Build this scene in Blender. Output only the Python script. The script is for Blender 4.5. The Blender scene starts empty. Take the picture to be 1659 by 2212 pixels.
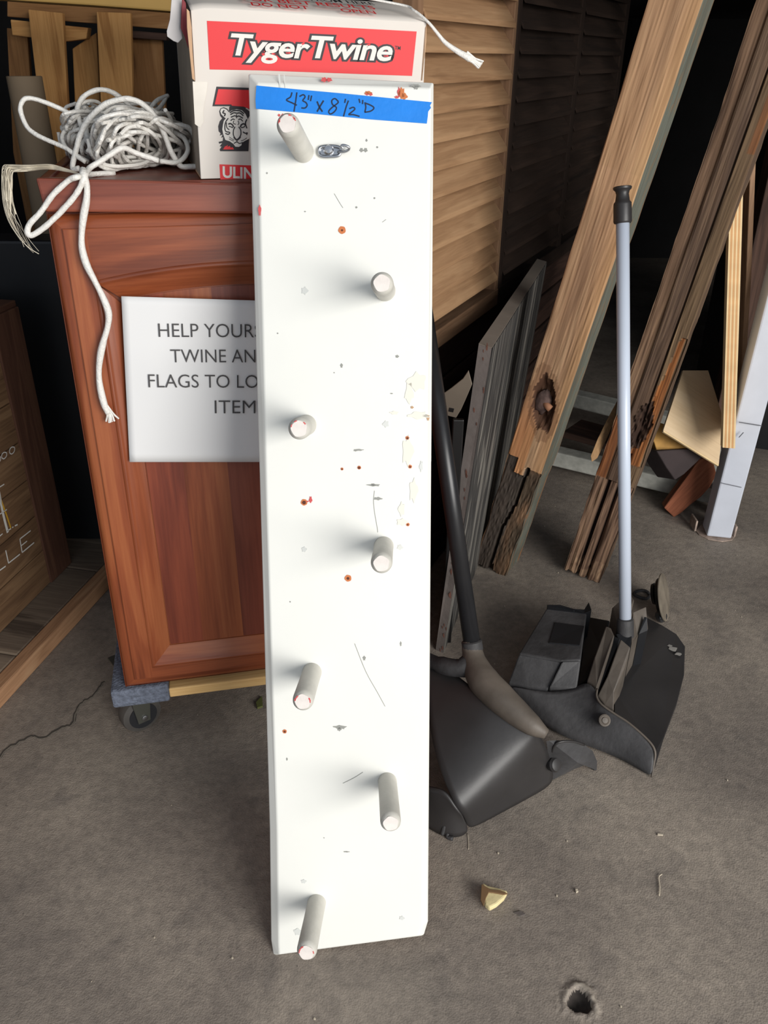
import bpy, math, random
from mathutils import Vector, Matrix, noise
random.seed(7)
scene = bpy.context.scene
COL = scene.collection
# ------------------------------------------------------------------ camera
CAM = Vector((0, 0, 1.0582)); FPX = 1780.0; CX, CY = 829.5, 1106.0
_p, _r = math.radians(29), math.radians(0.5)
FW = Vector((0, math.cos(_p), -math.sin(_p))); U0 = Vector((0, math.sin(_p), math.cos(_p))); R0 = Vector((1, 0, 0))
RT = R0*math.cos(_r)+U0*math.sin(_r); UP = -R0*math.sin(_r)+U0*math.cos(_r)
cd = bpy.data.cameras.new('camera'); co = bpy.data.objects.new('camera', cd); COL.objects.link(co)
cd.sensor_fit = 'VERTICAL'; cd.sensor_height = 36; cd.sensor_width = 27; cd.lens = FPX*36/2212; cd.clip_start = .02
M = Matrix((RT, UP, -FW)).transposed().to_4x4(); M.translation = CAM; co.matrix_world = M
scene.camera = co
# ------------------------------------------------------------------ world, daylight, exposure
w = bpy.data.worlds.new('world'); scene.world = w; w.use_nodes = True
bg = w.node_tree.nodes['Background']; bg.inputs[0].default_value = (.80, .89, 1, 1); bg.inputs[1].default_value = .58
def area(name, loc, aim, sx, sy, power, col):
    l = bpy.data.lights.new(name, 'AREA'); l.shape = 'RECTANGLE'; l.size = sx; l.size_y = sy; l.energy = power; l.color = col
    o = bpy.data.objects.new(name, l); COL.objects.link(o); o.location = loc
    o.rotation_euler = (Vector(aim)-Vector(loc)).to_track_quat('-Z', 'Y').to_euler()
area('daylight_from_door', (2.15, -1.8, 1.4), (0.0, 1.0, .45), 2.3, 1.9, 158, (1, .975, .93))
scene.view_settings.view_transform = 'Standard'; scene.view_settings.look = 'None'
scene.view_settings.exposure = 0; scene.view_settings.gamma = 1; scene.view_settings.use_curve_mapping = False
# ------------------------------------------------------------------ geometry helpers
def ray(px, py): return RT*((px-CX)/FPX)-UP*((py-CY)/FPX)+FW
def atT(px, py, t): return CAM+ray(px, py)*t
def atY(px, py, y): d = ray(px, py); return CAM+d*(y/d.y)
def atX(px, py, x): d = ray(px, py); return CAM+d*(x/d.x)
def atZ(px, py, z): d = ray(px, py); return CAM+d*((z-CAM.z)/d.z)
class Plane:
    """n points away from the camera side, into the solid"""
    def __init__(s, p, n): s.p = Vector(p); s.n = Vector(n).normalized()
    def at(s, px, py, off=0.0):      # off > 0: towards the viewer side
        d = ray(px, py); q = s.p-s.n*off
        return CAM+d*((q-CAM).dot(s.n)/d.dot(s.n))
    def frame(s):
        x = Vector((0, 0, 1)).cross(s.n); x = -x.normalized()
        if x.dot(RT) < 0: x = -x
        z = x.cross(s.n).normalized()
        if z.z < 0: z = -z
        return x, s.n, z
def yawn(deg, tilt=0):               # normal pointing away from viewer for a face turned deg, leaning back tilt
    a, b = math.radians(deg), math.radians(tilt)
    return Vector((-math.sin(a)*math.cos(b), math.cos(a)*math.cos(b), -math.sin(b)))
def s2l(c): return tuple(((v/255)/12.92 if v/255 <= .04045 else ((v/255+.055)/1.055)**2.4) for v in c[:3])+(1,)
# ------------------------------------------------------------------ object helpers
WM = {}
def link(o, parent=None, Mw=None):
    COL.objects.link(o)
    if Mw is None: Mw = Matrix.Identity(4)
    if parent is not None:
        o.parent = parent; o.matrix_basis = WM[parent.name].inverted() @ Mw
    else: o.matrix_basis = Mw
    WM[o.name] = Mw
    return o
def tag(o, label=None, cat=None, group=None, kind=None):
    if label: o['label'] = label
    if cat: o['category'] = cat
    if group: o['group'] = group
    if kind: o['kind'] = kind
    return o
def empty(name, loc, label, cat, group=None):
    o = bpy.data.objects.new(name, None); o.empty_display_size = .05
    link(o, None, Matrix.Translation(Vector(loc))); return tag(o, label, cat, group)
def meshobj(name, verts, faces, mat, parent=None, Mw=None, smooth=False, colors=None, label=None):
    """verts in world space; Mw is the object's frame (for the grain)"""
    if Mw is None:
        c = sum((Vector(v) for v in verts), Vector())/len(verts); Mw = Matrix.Translation(c)
    Mi = Mw.inverted(); me = bpy.data.meshes.new(name)
    me.from_pydata([tuple(Mi @ Vector(v)) for v in verts], [], faces); me.update()
    if isinstance(mat, (list, tuple)):
        for m in mat: me.materials.append(m)
    elif mat: me.materials.append(mat)
    if colors is not None:
        at = me.color_attributes.new('tint', 'FLOAT_COLOR', 'POINT')
        for i, c in enumerate(colors): at.data[i].color = (c[0], c[1], c[2], 1)
    if smooth:
        for p in me.polygons: p.use_smooth = True
    o = bpy.data.objects.new(name, me); link(o, parent, Mw)
    if label: o['label'] = label
    return o
def frameM(origin, x, z):
    x = Vector(x).normalized() if Vector(x).length > 1e-9 else Vector((1, 0, 0)); z = Vector(z); z = z-x*z.dot(x)
    z = z.normalized() if z.length > 1e-6 else x.orthogonal().normalized(); y = z.cross(x)
    m = Matrix((x, y, z)).transposed().to_4x4(); m.translation = Vector(origin); return m
def bevel(o, w=.002, seg=2):
    m = o.modifiers.new('bevel', 'BEVEL'); m.width = w; m.segments = seg; m.limit_method = 'ANGLE'; m.angle_limit = .6
    return o
def prism(name, pts, vec, mat, parent=None, grain=None, bev=.0015, label=None):
    """solid: polygon pts (world) swept by vec; grain = direction of the local x axis"""
    n = len(pts); pts = [Vector(p) for p in pts]; vec = Vector(vec)
    V = pts+[p+vec for p in pts]
    nn = Vector()
    for i in range(n): nn += pts[i].cross(pts[(i+1) % n])
    F = [tuple(range(n)), tuple(range(2*n-1, n-1, -1))]+[(i+n, (i+1) % n+n, (i+1) % n, i) for i in range(n)]
    if nn.dot(vec) > 0: F = [tuple(reversed(f)) for f in F]
    g = Vector(grain) if grain is not None else pts[1]-pts[0]
    c = sum(pts, Vector())/n
    o = meshobj(name, V, F, mat, parent, frameM(c, g, vec), label=label)
    if bev: bevel(o, bev)
    return o
def box(name, o0, x, y, z, mat, parent=None, grain=None, bev=.0015, label=None):
    o0, x, y, z = Vector(o0), Vector(x), Vector(y), Vector(z)
    return prism(name, [o0, o0+x, o0+x+z, o0+z], y, mat, parent, grain if grain is not None else x, bev, label)
def bar(name, a, b, w, h, up, mat, parent=None, bev=.002, label=None):
    a, b = Vector(a), Vector(b); x = (b-a); s = Vector(up).cross(x).normalized(); u = x.cross(s).normalized()
    return box(name, a-s*w/2-u*h/2, x, s*w, u*h, mat, parent, x, bev, label)
def catmull(P, k=8):
    P = [Vector(p) for p in P]; out = []
    Q = [P[0]*2-P[1]]+P+[P[-1]*2-P[-2]]
    for i in range(1, len(Q)-2):
        a, b, c, d = Q[i-1:i+3]
        for j in range(k):
            t = j/k; out.append(.5*((2*b)+(c-a)*t+(2*a-5*b+4*c-d)*t*t+(3*b-a-3*c+d)*t**3))
    out.append(P[-1]); return out
def tube_data(path, r, seg=8, V=None, F=None, flat=1.0, cap=True):
    V = [] if V is None else V; F = [] if F is None else F
    path = [Vector(p) for p in path]; n = len(path); base = len(V)
    t = (path[1]-path[0]).normalized(); u = t.orthogonal().normalized()
    for i, p in enumerate(path):
        t2 = (path[min(i+1, n-1)]-path[max(i-1, 0)]).normalized()
        u = (u-t2*u.dot(t2)).normalized(); v = t2.cross(u)
        rr = r[i] if isinstance(r, (list, tuple)) else r
        for k in range(seg):
            a = 2*math.pi*k/seg; V.append(p+u*math.cos(a)*rr+v*math.sin(a)*rr*flat)
    for i in range(n-1):
        for k in range(seg):
            a = base+i*seg+k; b = base+i*seg+(k+1) % seg; F.append((a, b, b+seg, a+seg))
    if cap:
        F.append(tuple(base+k for k in reversed(range(seg)))); F.append(tuple(base+(n-1)*seg+k for k in range(seg)))
    return V, F
def tube(name, path, r, mat, parent=None, seg=12, flat=1.0, label=None):
    V, F = tube_data(path, r, seg, flat=flat)
    return meshobj(name, V, F, mat, parent, frameM(path[0], Vector(path[-1])-Vector(path[0]), (0.3, .2, 1)), True, label=label)
def lathe(name, a, axis, prof, mat, parent=None, seg=24, label=None):
    """prof: list of (distance along axis, radius)"""
    a = Vector(a); ax = Vector(axis).normalized(); u = ax.orthogonal().normalized(); v = ax.cross(u); V = []; F = []
    for (d, r) in prof:
        for k in range(seg):
            t = 2*math.pi*k/seg; V.append(a+ax*d+(u*math.cos(t)+v*math.sin(t))*max(r, 1e-5))
    for i in range(len(prof)-1):
        for k in range(seg):
            p, q = i*seg+k, i*seg+(k+1) % seg; F.append((p, q, q+seg, p+seg))
    F.append(tuple(reversed(range(seg)))); F.append(tuple((len(prof)-1)*seg+k for k in range(seg)))
    o = meshobj(name, V, F, mat, parent, frameM(a, ax, u), False, label=label)
    sm(o); return o
def sm(o, ang=35):
    for p in o.data.polygons: p.use_smooth = True
    try: o.data.set_sharp_from_angle(angle=math.radians(ang))
    except Exception: pass
    return o
def merge(name, parts, mat, parent=None, label=None):
    V, F = [], []
    for (v, f) in parts:
        b = len(V); V += v; F += [tuple(i+b for i in q) for q in f]
    return meshobj(name, V, F, mat, parent, label=label)
def flatpoly(pts, th, n):            # thin print layer: polygon with hair thickness towards viewer
    pts = [Vector(p) for p in pts]; k = len(pts); V = pts+[p-n*th for p in pts]
    return V, [tuple(range(k)), tuple(range(2*k-1, k-1, -1))]+[(i, (i+1) % k, (i+1) % k+k, i+k) for i in range(k)]
def ribbon(pts, w, n):               # stroke of width w lying on a plane with normal n
    pts = [Vector(p) for p in pts]; V = []; F = []; m = len(pts)
    ww = w if isinstance(w, (list, tuple)) else [w]*m
    for i, p in enumerate(pts):
        t = (pts[min(i+1, m-1)]-pts[max(i-1, 0)]).normalized(); s = t.cross(n).normalized()*ww[i]/2
        V += [p+s, p-s]
    for i in range(m-1): F.append((2*i, 2*i+1, 2*i+3, 2*i+2))
    return V, F
def stroke(pl, pxs, wpx, off=.0006, k=4):
    c = catmull([Vector((a, b, 0)) for a, b in pxs], k) if len(pxs) > 2 else [Vector((a, b, 0)) for a, b in pxs]
    P = [pl.at(v.x, v.y, off) for v in c]; w = wpx/FPX*(P[0]-CAM).length
    return ribbon(P, w, pl.n)
_tc = {}
def text_mesh(s, offset=0.0, shear=0.0, space=1.0):
    cu = bpy.data.curves.new('lettering', 'FONT'); cu.body = s; cu.size = 1; cu.offset = offset; cu.shear = shear
    cu.resolution_u = 4; cu.space_character = space
    o = bpy.data.objects.new('lettering_source', cu); COL.objects.link(o)
    dg = bpy.context.evaluated_depsgraph_get(); me = bpy.data.meshes.new_from_object(o.evaluated_get(dg))
    V = [v.co.copy() for v in me.vertices]; F = [tuple(p.vertices) for p in me.polygons]
    bpy.data.objects.remove(o); bpy.data.curves.remove(cu); bpy.data.meshes.remove(me)
    return V, F
def text_on(name, pl, s, vis, p0, p1, cap, mat, parent, off=.0006, offset=0.0, shear=0.0, space=1.0, join=None):
    """s written on plane pl; the substring vis spans from pixel p0 to p1 on its baseline, capitals rise by cap pixels"""
    Vv, _ = text_mesh(vis, 0, shear, space); wv = max(v.x for v in Vv)-min(v.x for v in Vv); x0 = min(v.x for v in Vv)
    Vh, _ = text_mesh('H', 0, 0); hh = max(v.y for v in Vh)
    V, F = text_mesh(s, offset, shear, space)
    A = pl.at(*p0, off); B = pl.at(*p1, off); mx, my = (p0[0]+p1[0])/2, (p0[1]+p1[1])/2
    X = (B-A); H = (pl.at(mx, my-cap, off)-pl.at(mx, my, off)).length
    Y = pl.n.cross(X).normalized()*H
    if Y.z < 0: Y = -Y
    W = [A+X*((v.x-x0)/wv)+Y*(v.y/hh) for v in V]
    if join is not None: join.append((W, F)); return None
    return meshobj(name, W, F, mat, parent)
# ------------------------------------------------------------------ materials
def nt(name):
    m = bpy.data.materials.new(name); m.use_nodes = True; t = m.node_tree; return m, t, t.nodes['Principled BSDF']
def plain(name, c, rough=.5, metal=0, bump=0, bscale=60, var=0, vscale=8, spec=.5, trans=0):
    m, t, b = nt(name); c = s2l(c); b.inputs['Roughness'].default_value = rough; b.inputs['Metallic'].default_value = metal
    b.inputs['Specular IOR Level'].default_value = spec
    b.inputs['Base Color'].default_value = c
    tc = t.nodes.new('ShaderNodeTexCoord')
    if var:
        nz = t.nodes.new('ShaderNodeTexNoise'); nz.inputs['Scale'].default_value = vscale; nz.inputs['Detail'].default_value = 6
        t.links.new(tc.outputs['Object'], nz.inputs['Vector'])
        r = t.nodes.new('ShaderNodeValToRGB'); t.links.new(nz.outputs[0], r.inputs[0])
        r.color_ramp.elements[0].position = .3; r.color_ramp.elements[1].position = .7
        r.color_ramp.elements[0].color = tuple(v*(1-var) for v in c[:3])+(1,); r.color_ramp.elements[1].color = tuple(min(1, v*(1+var)) for v in c[:3])+(1,)
        t.links.new(r.outputs[0], b.inputs['Base Color'])
    if bump:
        n2 = t.nodes.new('ShaderNodeTexNoise'); n2.inputs['Scale'].default_value = bscale; n2.inputs['Detail'].default_value = 5
        t.links.new(tc.outputs['Object'], n2.inputs['Vector']); bp = t.nodes.new('ShaderNodeBump'); bp.inputs['Strength'].default_value = bump
        bp.inputs['Distance'].default_value = .003
        t.links.new(n2.outputs[0], bp.inputs['Height']); t.links.new(bp.outputs[0], b.inputs['Normal'])
    if trans: b.inputs['Transmission Weight'].default_value = trans
    return m
def wood(name, cols, scale=1.0, rough=.7, stretch=14, bump=.5, tint=False, rings=0.35, spec=.3, fine=1.0):
    m, t, b = nt(name); N = t.nodes.new; L = t.links.new
    b.inputs['Roughness'].default_value = rough; b.inputs['Specular IOR Level'].default_value = spec
    tc = N('ShaderNodeTexCoord'); oi = N('ShaderNodeObjectInfo')
    add = N('ShaderNodeVectorMath'); add.operation = 'ADD'; mul = N('ShaderNodeMath'); mul.operation = 'MULTIPLY'; mul.inputs[1].default_value = 7
    L(oi.outputs['Random'], mul.inputs[0]); L(tc.outputs['Object'], add.inputs[0]); L(mul.outputs[0], add.inputs[1])
    mp = N('ShaderNodeMapping'); mp.inputs['Scale'].default_value = (scale*1.0, scale*stretch, scale*stretch); L(add.outputs[0], mp.inputs[0])
    n1 = N('ShaderNodeTexNoise'); n1.inputs['Scale'].default_value = 2.2; n1.inputs['Detail'].default_value = 5; n1.inputs['Distortion'].default_value = .6; L(mp.outputs[0], n1.inputs['Vector'])
    wv = N('ShaderNodeMath'); wv.operation = 'MULTIPLY'; wv.inputs[1].default_value = 34; L(n1.outputs[0], wv.inputs[0])
    sn = N('ShaderNodeMath'); sn.operation = 'SINE'; L(wv.outputs[0], sn.inputs[0])
    mp2 = N('ShaderNodeMapping'); mp2.inputs['Scale'].default_value = (scale*6, scale*150*fine, scale*150*fine); L(add.outputs[0], mp2.inputs[0])
    n2 = N('ShaderNodeTexNoise'); n2.inputs['Scale'].default_value = 2; n2.inputs['Detail'].default_value = 3; L(mp2.outputs[0], n2.inputs['Vector'])
    m1 = N('ShaderNodeMath'); m1.operation = 'MULTIPLY_ADD'; m1.inputs[1].default_value = rings*.25; L(sn.outputs[0], m1.inputs[0]); L(n1.outputs[0], m1.inputs[2])
    m2 = N('ShaderNodeMath'); m2.operation = 'MULTIPLY_ADD'; m2.inputs[1].default_value = .35; L(n2.outputs[0], m2.inputs[0]); L(m1.outputs[0], m2.inputs[2])
    r = N('ShaderNodeValToRGB'); L(m2.outputs[0], r.inputs[0]); e = r.color_ramp.elements
    e[0].position = .42; e[0].color = s2l(cols[0]); e[1].position = .92; e[1].color = s2l(cols[-1])
    for i, c in enumerate(cols[1:-1]): q = e.new(.42+.5*(i+1)/(len(cols)-1)); q.color = s2l(c)
    out = r.outputs[0]
    if tint:
        at = N('ShaderNodeAttribute'); at.attribute_name = 'tint'; mx = N('ShaderNodeMix'); mx.data_type = 'RGBA'; mx.blend_type = 'MULTIPLY'; mx.inputs[0].default_value = 1
        L(out, mx.inputs[6]); L(at.outputs['Color'], mx.inputs[7]); out = mx.outputs[2]
    L(out, b.inputs['Base Color'])
    bp = N('ShaderNodeBump'); bp.inputs['Strength'].default_value = bump; bp.inputs['Distance'].default_value = .0015; L(m2.outputs[0], bp.inputs['Height']); L(bp.outputs[0], b.inputs['Normal'])
    return m
def concrete():
    m, t, b = nt('concrete'); N = t.nodes.new; L = t.links.new
    tc = N('ShaderNodeTexCoord'); P = tc.outputs['Object']
    def nz(s, d, dist=0, rough=.5):
        n = N('ShaderNodeTexNoise'); n.inputs['Scale'].default_value = s; n.inputs['Detail'].default_value = d; n.inputs['Distortion'].default_value = dist; n.inputs['Roughness'].default_value = rough; L(P, n.inputs['Vector']); return n.outputs[0]
    def ramp(x, a, b_, ca, cb):
        r = N('ShaderNodeValToRGB'); L(x, r.inputs[0]); r.color_ramp.elements[0].position = a; r.color_ramp.elements[1].position = b_
        r.color_ramp.elements[0].color = ca; r.color_ramp.elements[1].color = cb; return r.outputs[0]
    def mix(f, a, c, mode='MIX'):
        x = N('ShaderNodeMix'); x.data_type = 'RGBA'; x.blend_type = mode
        if isinstance(f, float): x.inputs[0].default_value = f
        else: L(f, x.inputs[0])
        L(a, x.inputs[6])
        if isinstance(c, tuple): x.inputs[7].default_value = c
        else: L(c, x.inputs[7])
        return x.outputs[2]
    c = ramp(nz(3.5, 8, .4), .35, .68, s2l((126, 117, 109)), s2l((158, 147, 135)))
    c = mix(.9, c, ramp(nz(60, 6, 0, .8), .35, .65, (.72, .72, .72, 1), (1.2, 1.19, 1.17, 1)), 'MULTIPLY')
    c = mix(.8, c, ramp(nz(9, 5, 1.2), .56, .72, (1, 1, 1, 1), (.68, .69, .72, 1)), 'MULTIPLY')
    c = mix(ramp(nz(420, 2), .72, .78, (0, 0, 0, 1), (.5, .5, .5, 1)), c, s2l((165, 158, 148)))
    c = mix(ramp(nz(260, 2, .5), .70, .76, (0, 0, 0, 1), (.6, .6, .6, 1)), c, s2l((48, 44, 42)))
    L(c, b.inputs['Base Color']); b.inputs['Roughness'].default_value = .72; b.inputs['Specular IOR Level'].default_value = .35
    h = N('ShaderNodeMath'); h.operation = 'ADD'; L(nz(130, 6, .3, .75), h.inputs[0]); 
    vo = N('ShaderNodeTexVoronoi'); vo.inputs['Scale'].default_value = 420; L(P, vo.inputs['Vector']); L(vo.outputs[0], h.inputs[1])
    bp = N('ShaderNodeBump'); bp.inputs['Strength'].default_value = .35; bp.inputs['Distance'].default_value = .0012; L(h.outputs[0], bp.inputs['Height']); L(bp.outputs[0], b.inputs['Normal'])
    return m
MT = dict(
 concrete=concrete(),
 dark_wall=plain('dark_wall', (20, 19, 20), .9, var=.3, bump=.2),
 grey_wall=plain('grey_wall', (62, 63, 70), .9, var=.2, bump=.2),
 paint=plain('white_paint', (236, 235, 228), .42, bump=.12, bscale=25, var=.02, vscale=4),
 peg=plain('peg_paint', (200, 197, 188), .5, bump=.3, bscale=80, var=.08, vscale=25),
 pegend=plain('peg_end_paint', (228, 219, 212), .55, bump=.3, var=.07, vscale=60),
 tape=plain('blue_tape', (24, 130, 226), .55, bump=.15, bscale=120, var=.06, vscale=30),
 ink=plain('ink', (28, 44, 70), .6),
 black=plain('black_print', (40, 36, 40), .6),
 grey_ink=plain('grey_print', (72, 70, 70), .7),
 red=plain('red_print', (220, 34, 40), .55, var=.03),
 dkred=plain('dark_red_print', (120, 24, 34), .6),
 white=plain('white_print', (224, 219, 211), .6),
 redpaint=plain('red_paint_residue', (206, 84, 84), .6), orange=plain('bare_orange_wood', (205, 120, 70), .7), brownhole=plain('hole_dark', (92, 48, 34), .8),
 faint=plain('faint_stain', (231, 227, 214), .6), greymark=plain('grey_scuff', (150, 150, 144), .6), palemark=plain('pale_dimple', (214, 215, 210), .5),
 chrome=plain('zinc_metal', (190, 192, 196), .25, 1), 
 paper=plain('paper', (222, 221, 220), .75, bump=.05, bscale=8),
 carton=plain('white_carton', (216, 208, 199), .7, var=.03, vscale=6, bump=.1, bscale=18),
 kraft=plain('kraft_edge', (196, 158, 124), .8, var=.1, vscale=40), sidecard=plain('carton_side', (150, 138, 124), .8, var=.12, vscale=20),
 cellotape=plain('packing_tape', (216, 208, 196), .2, var=.06, vscale=40), film=plain('torn_film', (188, 182, 180), .35, var=.1),
 twine=plain('twine', (226, 222, 215), .34, bump=.5, bscale=300, var=.05, vscale=60), fray=plain('frayed_fibre', (206, 196, 176), .5, var=.12),
 cherry=wood('cherry_wood', [(106, 50, 28), (138, 71, 41), (160, 92, 55)], .9, .33, 9, .12, rings=.25, spec=.5),
 cherry_dark=wood('cherry_wood_darker', [(88, 36, 24), (118, 54, 36), (140, 68, 44)], .9, .36, 9, .12, rings=.25, spec=.5),
 cherry_strip=wood('cherry_wood_strip', [(96, 46, 34), (122, 62, 46), (142, 78, 58)], .9, .36, 9, .12, rings=.2, spec=.45),
 carpet=plain('grey_carpet', (104, 110, 124), .95, bump=1, bscale=260, var=.35, vscale=150),
 pine=wood('pine', [(196, 150, 92), (222, 182, 122), (232, 198, 142)], 1.2, .65, 12, .3),
 rubber=plain('grey_rubber', (82, 78, 74), .7, var=.15, vscale=30), hub=plain('dark_hub', (40, 41, 44), .5), bracket=plain('bracket', (92, 92, 84), .5, .4, var=.1),
 timber=wood('timber', [(164, 130, 102), (182, 148, 118), (194, 162, 130)], 1.0, .8, 24, .8, tint=True, rings=.16),
 oldtimber=wood('old_timber', [(84, 68, 57), (122, 102, 86), (152, 130, 108)], 1.0, .85, 24, 1.0, tint=True, rings=.35),
 weathered=wood('weathered_board', [(32, 32, 33), (74, 72, 70), (128, 124, 117)], 1.1, .8, 10, 1.0, rings=.5),
 boardedge=plain('board_edge', (100, 92, 88), .8, var=.2, vscale=14, bump=.4), boardtop=plain('board_top', (122, 112, 102), .85, var=.1, bump=.2),
 rust=plain('rust_stain', (108, 72, 60), .9, var=.3, vscale=60),
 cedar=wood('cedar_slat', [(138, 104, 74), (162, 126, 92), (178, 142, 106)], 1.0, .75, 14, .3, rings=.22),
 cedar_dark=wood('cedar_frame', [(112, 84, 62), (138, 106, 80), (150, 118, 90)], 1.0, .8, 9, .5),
 cedar_shade=wood('cedar_slat_shade', [(30, 21, 16), (44, 32, 25), (54, 40, 32)], 1.0, .85, 14, .3, rings=.2),  # shade put into the colour, for the far louvre sections
 darkwood=wood('dark_wood', [(44, 32, 28), (66, 48, 40), (84, 62, 52)], 1.0, .85, 10, .5),
 pallet=wood('pallet_wood', [(166, 116, 66), (200, 148, 90), (218, 170, 112)], 1.0, .85, 9, .5, rings=.3),
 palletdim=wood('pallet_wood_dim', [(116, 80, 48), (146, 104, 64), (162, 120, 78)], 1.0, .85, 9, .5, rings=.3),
 golden=plain('golden_beam', (176, 140, 76), .7, var=.08), tubecard=plain('cardboard_tube', (134, 116, 94), .85, var=.08),
 crate=wood('crate_wood', [(92, 68, 48), (122, 93, 67), (142, 112, 82)], 1.0, .8, 12, .5), cratedk=wood('crate_batten', [(74, 48, 38), (92, 62, 48), (108, 76, 58)], 1.0, .8, 12, .4),
 palletbase=wood('pallet_base', [(84, 72, 62), (120, 106, 92), (146, 130, 112)], 1.0, .85, 8, .6, rings=.3), palletedge=wood('pallet_edge', [(136, 100, 72), (178, 136, 102), (194, 156, 120)], 1.0, .8, 10, .5),
 chalk=plain('white_marker', (226, 224, 218), .7), yellowpaint=plain('yellow_marker', (214, 164, 48), .7),
 plastic=plain('black_plastic', (48, 46, 46), .42, bump=.12, bscale=40, var=.2, vscale=10, spec=.5),
 plasticd=plain('dusty_black_plastic', (64, 63, 64), .6, bump=.35, bscale=90, var=.45, vscale=14, spec=.4),
 plasticdust=plain('dusty_brown_plastic', (92, 84, 76), .55, bump=.25, bscale=50, var=.35, vscale=16, spec=.45),
 plasticx=plain('deep_black_plastic', (26, 27, 30), .45, var=.2, spec=.4), blackpole=plain('black_pole', (36, 36, 38), .33, var=.12, vscale=30),
 polegrey=plain('grey_enamel', (198, 207, 222), .3, var=.02, vscale=12), dust=plain('pale_dust', (150, 146, 140), .9, var=.2, vscale=60),
 steelwhite=plain('white_steel', (196, 200, 210), .45, var=.05, vscale=14, bump=.1), steelgrime=plain('grimy_white_steel', (176, 176, 168), .6, var=.2, vscale=50), seam=plain('seam', (70, 72, 78), .7),
 plate=plain('rusty_plate', (158, 140, 128), .7, var=.45, vscale=40, bump=.4),
 ply=wood('plywood_face', [(196, 168, 134), (214, 188, 152), (224, 200, 166)], .8, .7, 6, .15, rings=.15), plyl=plain('ply_light', (222, 194, 148), .7, var=.08, vscale=30), plyd=plain('ply_dark', (200, 152, 102), .75, var=.1, vscale=30),
 osb=plain('yellow_board', (196, 150, 82), .8, var=.2, vscale=30, bump=.4), redblock=wood('red_brown_block', [(112, 64, 46), (150, 90, 64), (168, 108, 80)], 1.2, .85, 8, .8), darkblock=plain('dark_block', (54, 44, 44), .85, var=.3, bump=.3),
 bracketmetal=plain('dull_bracket', (104, 94, 82), .6, .2, var=.15),
 dirtymetal=plain('worn_metal', (136, 126, 112), .4, .3, var=.3, vscale=30), blackmetal=plain('black_metal', (24, 23, 23), .4, .3), ball=plain('dark_ball', (70, 70, 72), .25, .5),
 chip=plain('cream_chip', (222, 206, 156), .8, var=.12, vscale=60, bump=.5), chipdk=plain('chip_edge', (120, 92, 62), .85), debris=plain('debris', (196, 184, 164), .8), leafbit=plain('green_bit', (96, 100, 52), .8), crackm=plain('crack_edge', (74, 69, 63), .95), crackl=plain('crack_lip', (132, 124, 112), .9),
)
# ------------------------------------------------------------------ setting: floor, walls, ceiling
def axis(lo, hi, step, a, b, q):
    out = [lo+(a-lo)*i/max(1, round((a-lo)/step)) for i in range(max(1, round((a-lo)/step)))]
    m = round((b-a)/q); out += [a+(b-a)*i/m for i in range(m)]
    m = max(1, round((hi-b)/step)); return out+[b+(hi-b)*i/m for i in range(m+1)]
hole = atZ(1252, 2163, 0)
xs = axis(-3.2, 3.2, .08, hole.x-.05, hole.x+.05, .002); ys = axis(-1.2, 5.2, .08, hole.y-.05, hole.y+.05, .002)
V = []
for y in ys:
    for x in xs:
        dx, dy = x-hole.x, y-hole.y; a = math.atan2(dy, dx); r = math.hypot(dx, dy)*(1+.09*math.sin(3*a+.6)+.03*math.sin(7*a))
        z = 0
        if r < .045:
            z = -.014*max(0, 1-(r/.0155)**2)**.55+.0042*math.exp(-((r-.019)/.005)**2)*(.6+.4*math.sin(a+.4))
            z += .0016*noise.noise(Vector((x*180, y*180, 1)))*(1 if r < .03 else 0)
        V.append((x, y, z))
nx = len(xs); F = [(j*nx+i, j*nx+i+1, (j+1)*nx+i+1, (j+1)*nx+i) for j in range(len(ys)-1) for i in range(nx-1)]
floor = meshobj('floor', V, F, [MT['concrete'], plain('pit_dirt', (58, 52, 48), .95, var=.3, vscale=120, bump=.6), plain('pit_rim_dust', (148, 138, 126), .95, var=.25, vscale=200)], None, Matrix.Identity(4), True)
for p in floor.data.polygons:
    if p.center.z < -.0025: p.material_index = 1
    elif p.center.z > .0016 and noise.noise(p.center*150) > -.25: p.material_index = 2; tag(floor, kind='structure')
cr = [(0, 1638), (10, 1622), (35, 1606), (60, 1592), (75, 1591), (100, 1592), (122, 1577), (140, 1568), (155, 1563), (163, 1545), (166, 1530), (178, 1515), (190, 1508), (205, 1500), (216, 1484), (226, 1470)]
cp = [atZ(x+random.uniform(-2, 2), y+random.uniform(-2, 2), .0006) for x, y in [(p.x, p.y) for p in catmull([Vector((a, b, 0)) for a, b in cr], 3)]]
merge('crack', [ribbon(cp, [.0035+.0025*random.random() for _ in cp], Vector((0, 0, 1)))], MT['crackm'], floor)
cp2 = [p+Vector((.0012, -.003, .0004)) for p in cp]
merge('crack_lip', [ribbon(cp2, [.0012+.0018*random.random() for _ in cp2], Vector((0, 0, 1)))], MT['crackl'], floor)
def wallbox(name, a, b, mat): 
    a, b = Vector(a), Vector(b)
    o = box(name, a, (b.x-a.x, 0, 0), (0, b.y-a.y, 0), (0, 0, b.z-a.z), mat, None, (1, 0, 0), 0); return tag(o, kind='structure')
wallbox('wall_back', (-3.2, 5.1, 0), (3.2, 5.2, 2.8), MT['dark_wall'])
wallbox('wall_left', (-3.3, -.2, 0), (-3.2, 5.2, 2.8), MT['dark_wall'])
wallbox('wall_right', (3.2, -.2, 0), (3.3, 5.2, 2.8), MT['grey_wall'])
wallbox('shade_slab_1', (.18, 1.85, 1.24), (3.2, 5.1, 1.34), MT['dark_wall'])  # unseen slab added overhead to keep light off the far louvres
wallbox('ceiling', (-3.3, .2, 2.8), (3.3, 5.2, 2.9), MT['dark_wall'])

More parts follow.
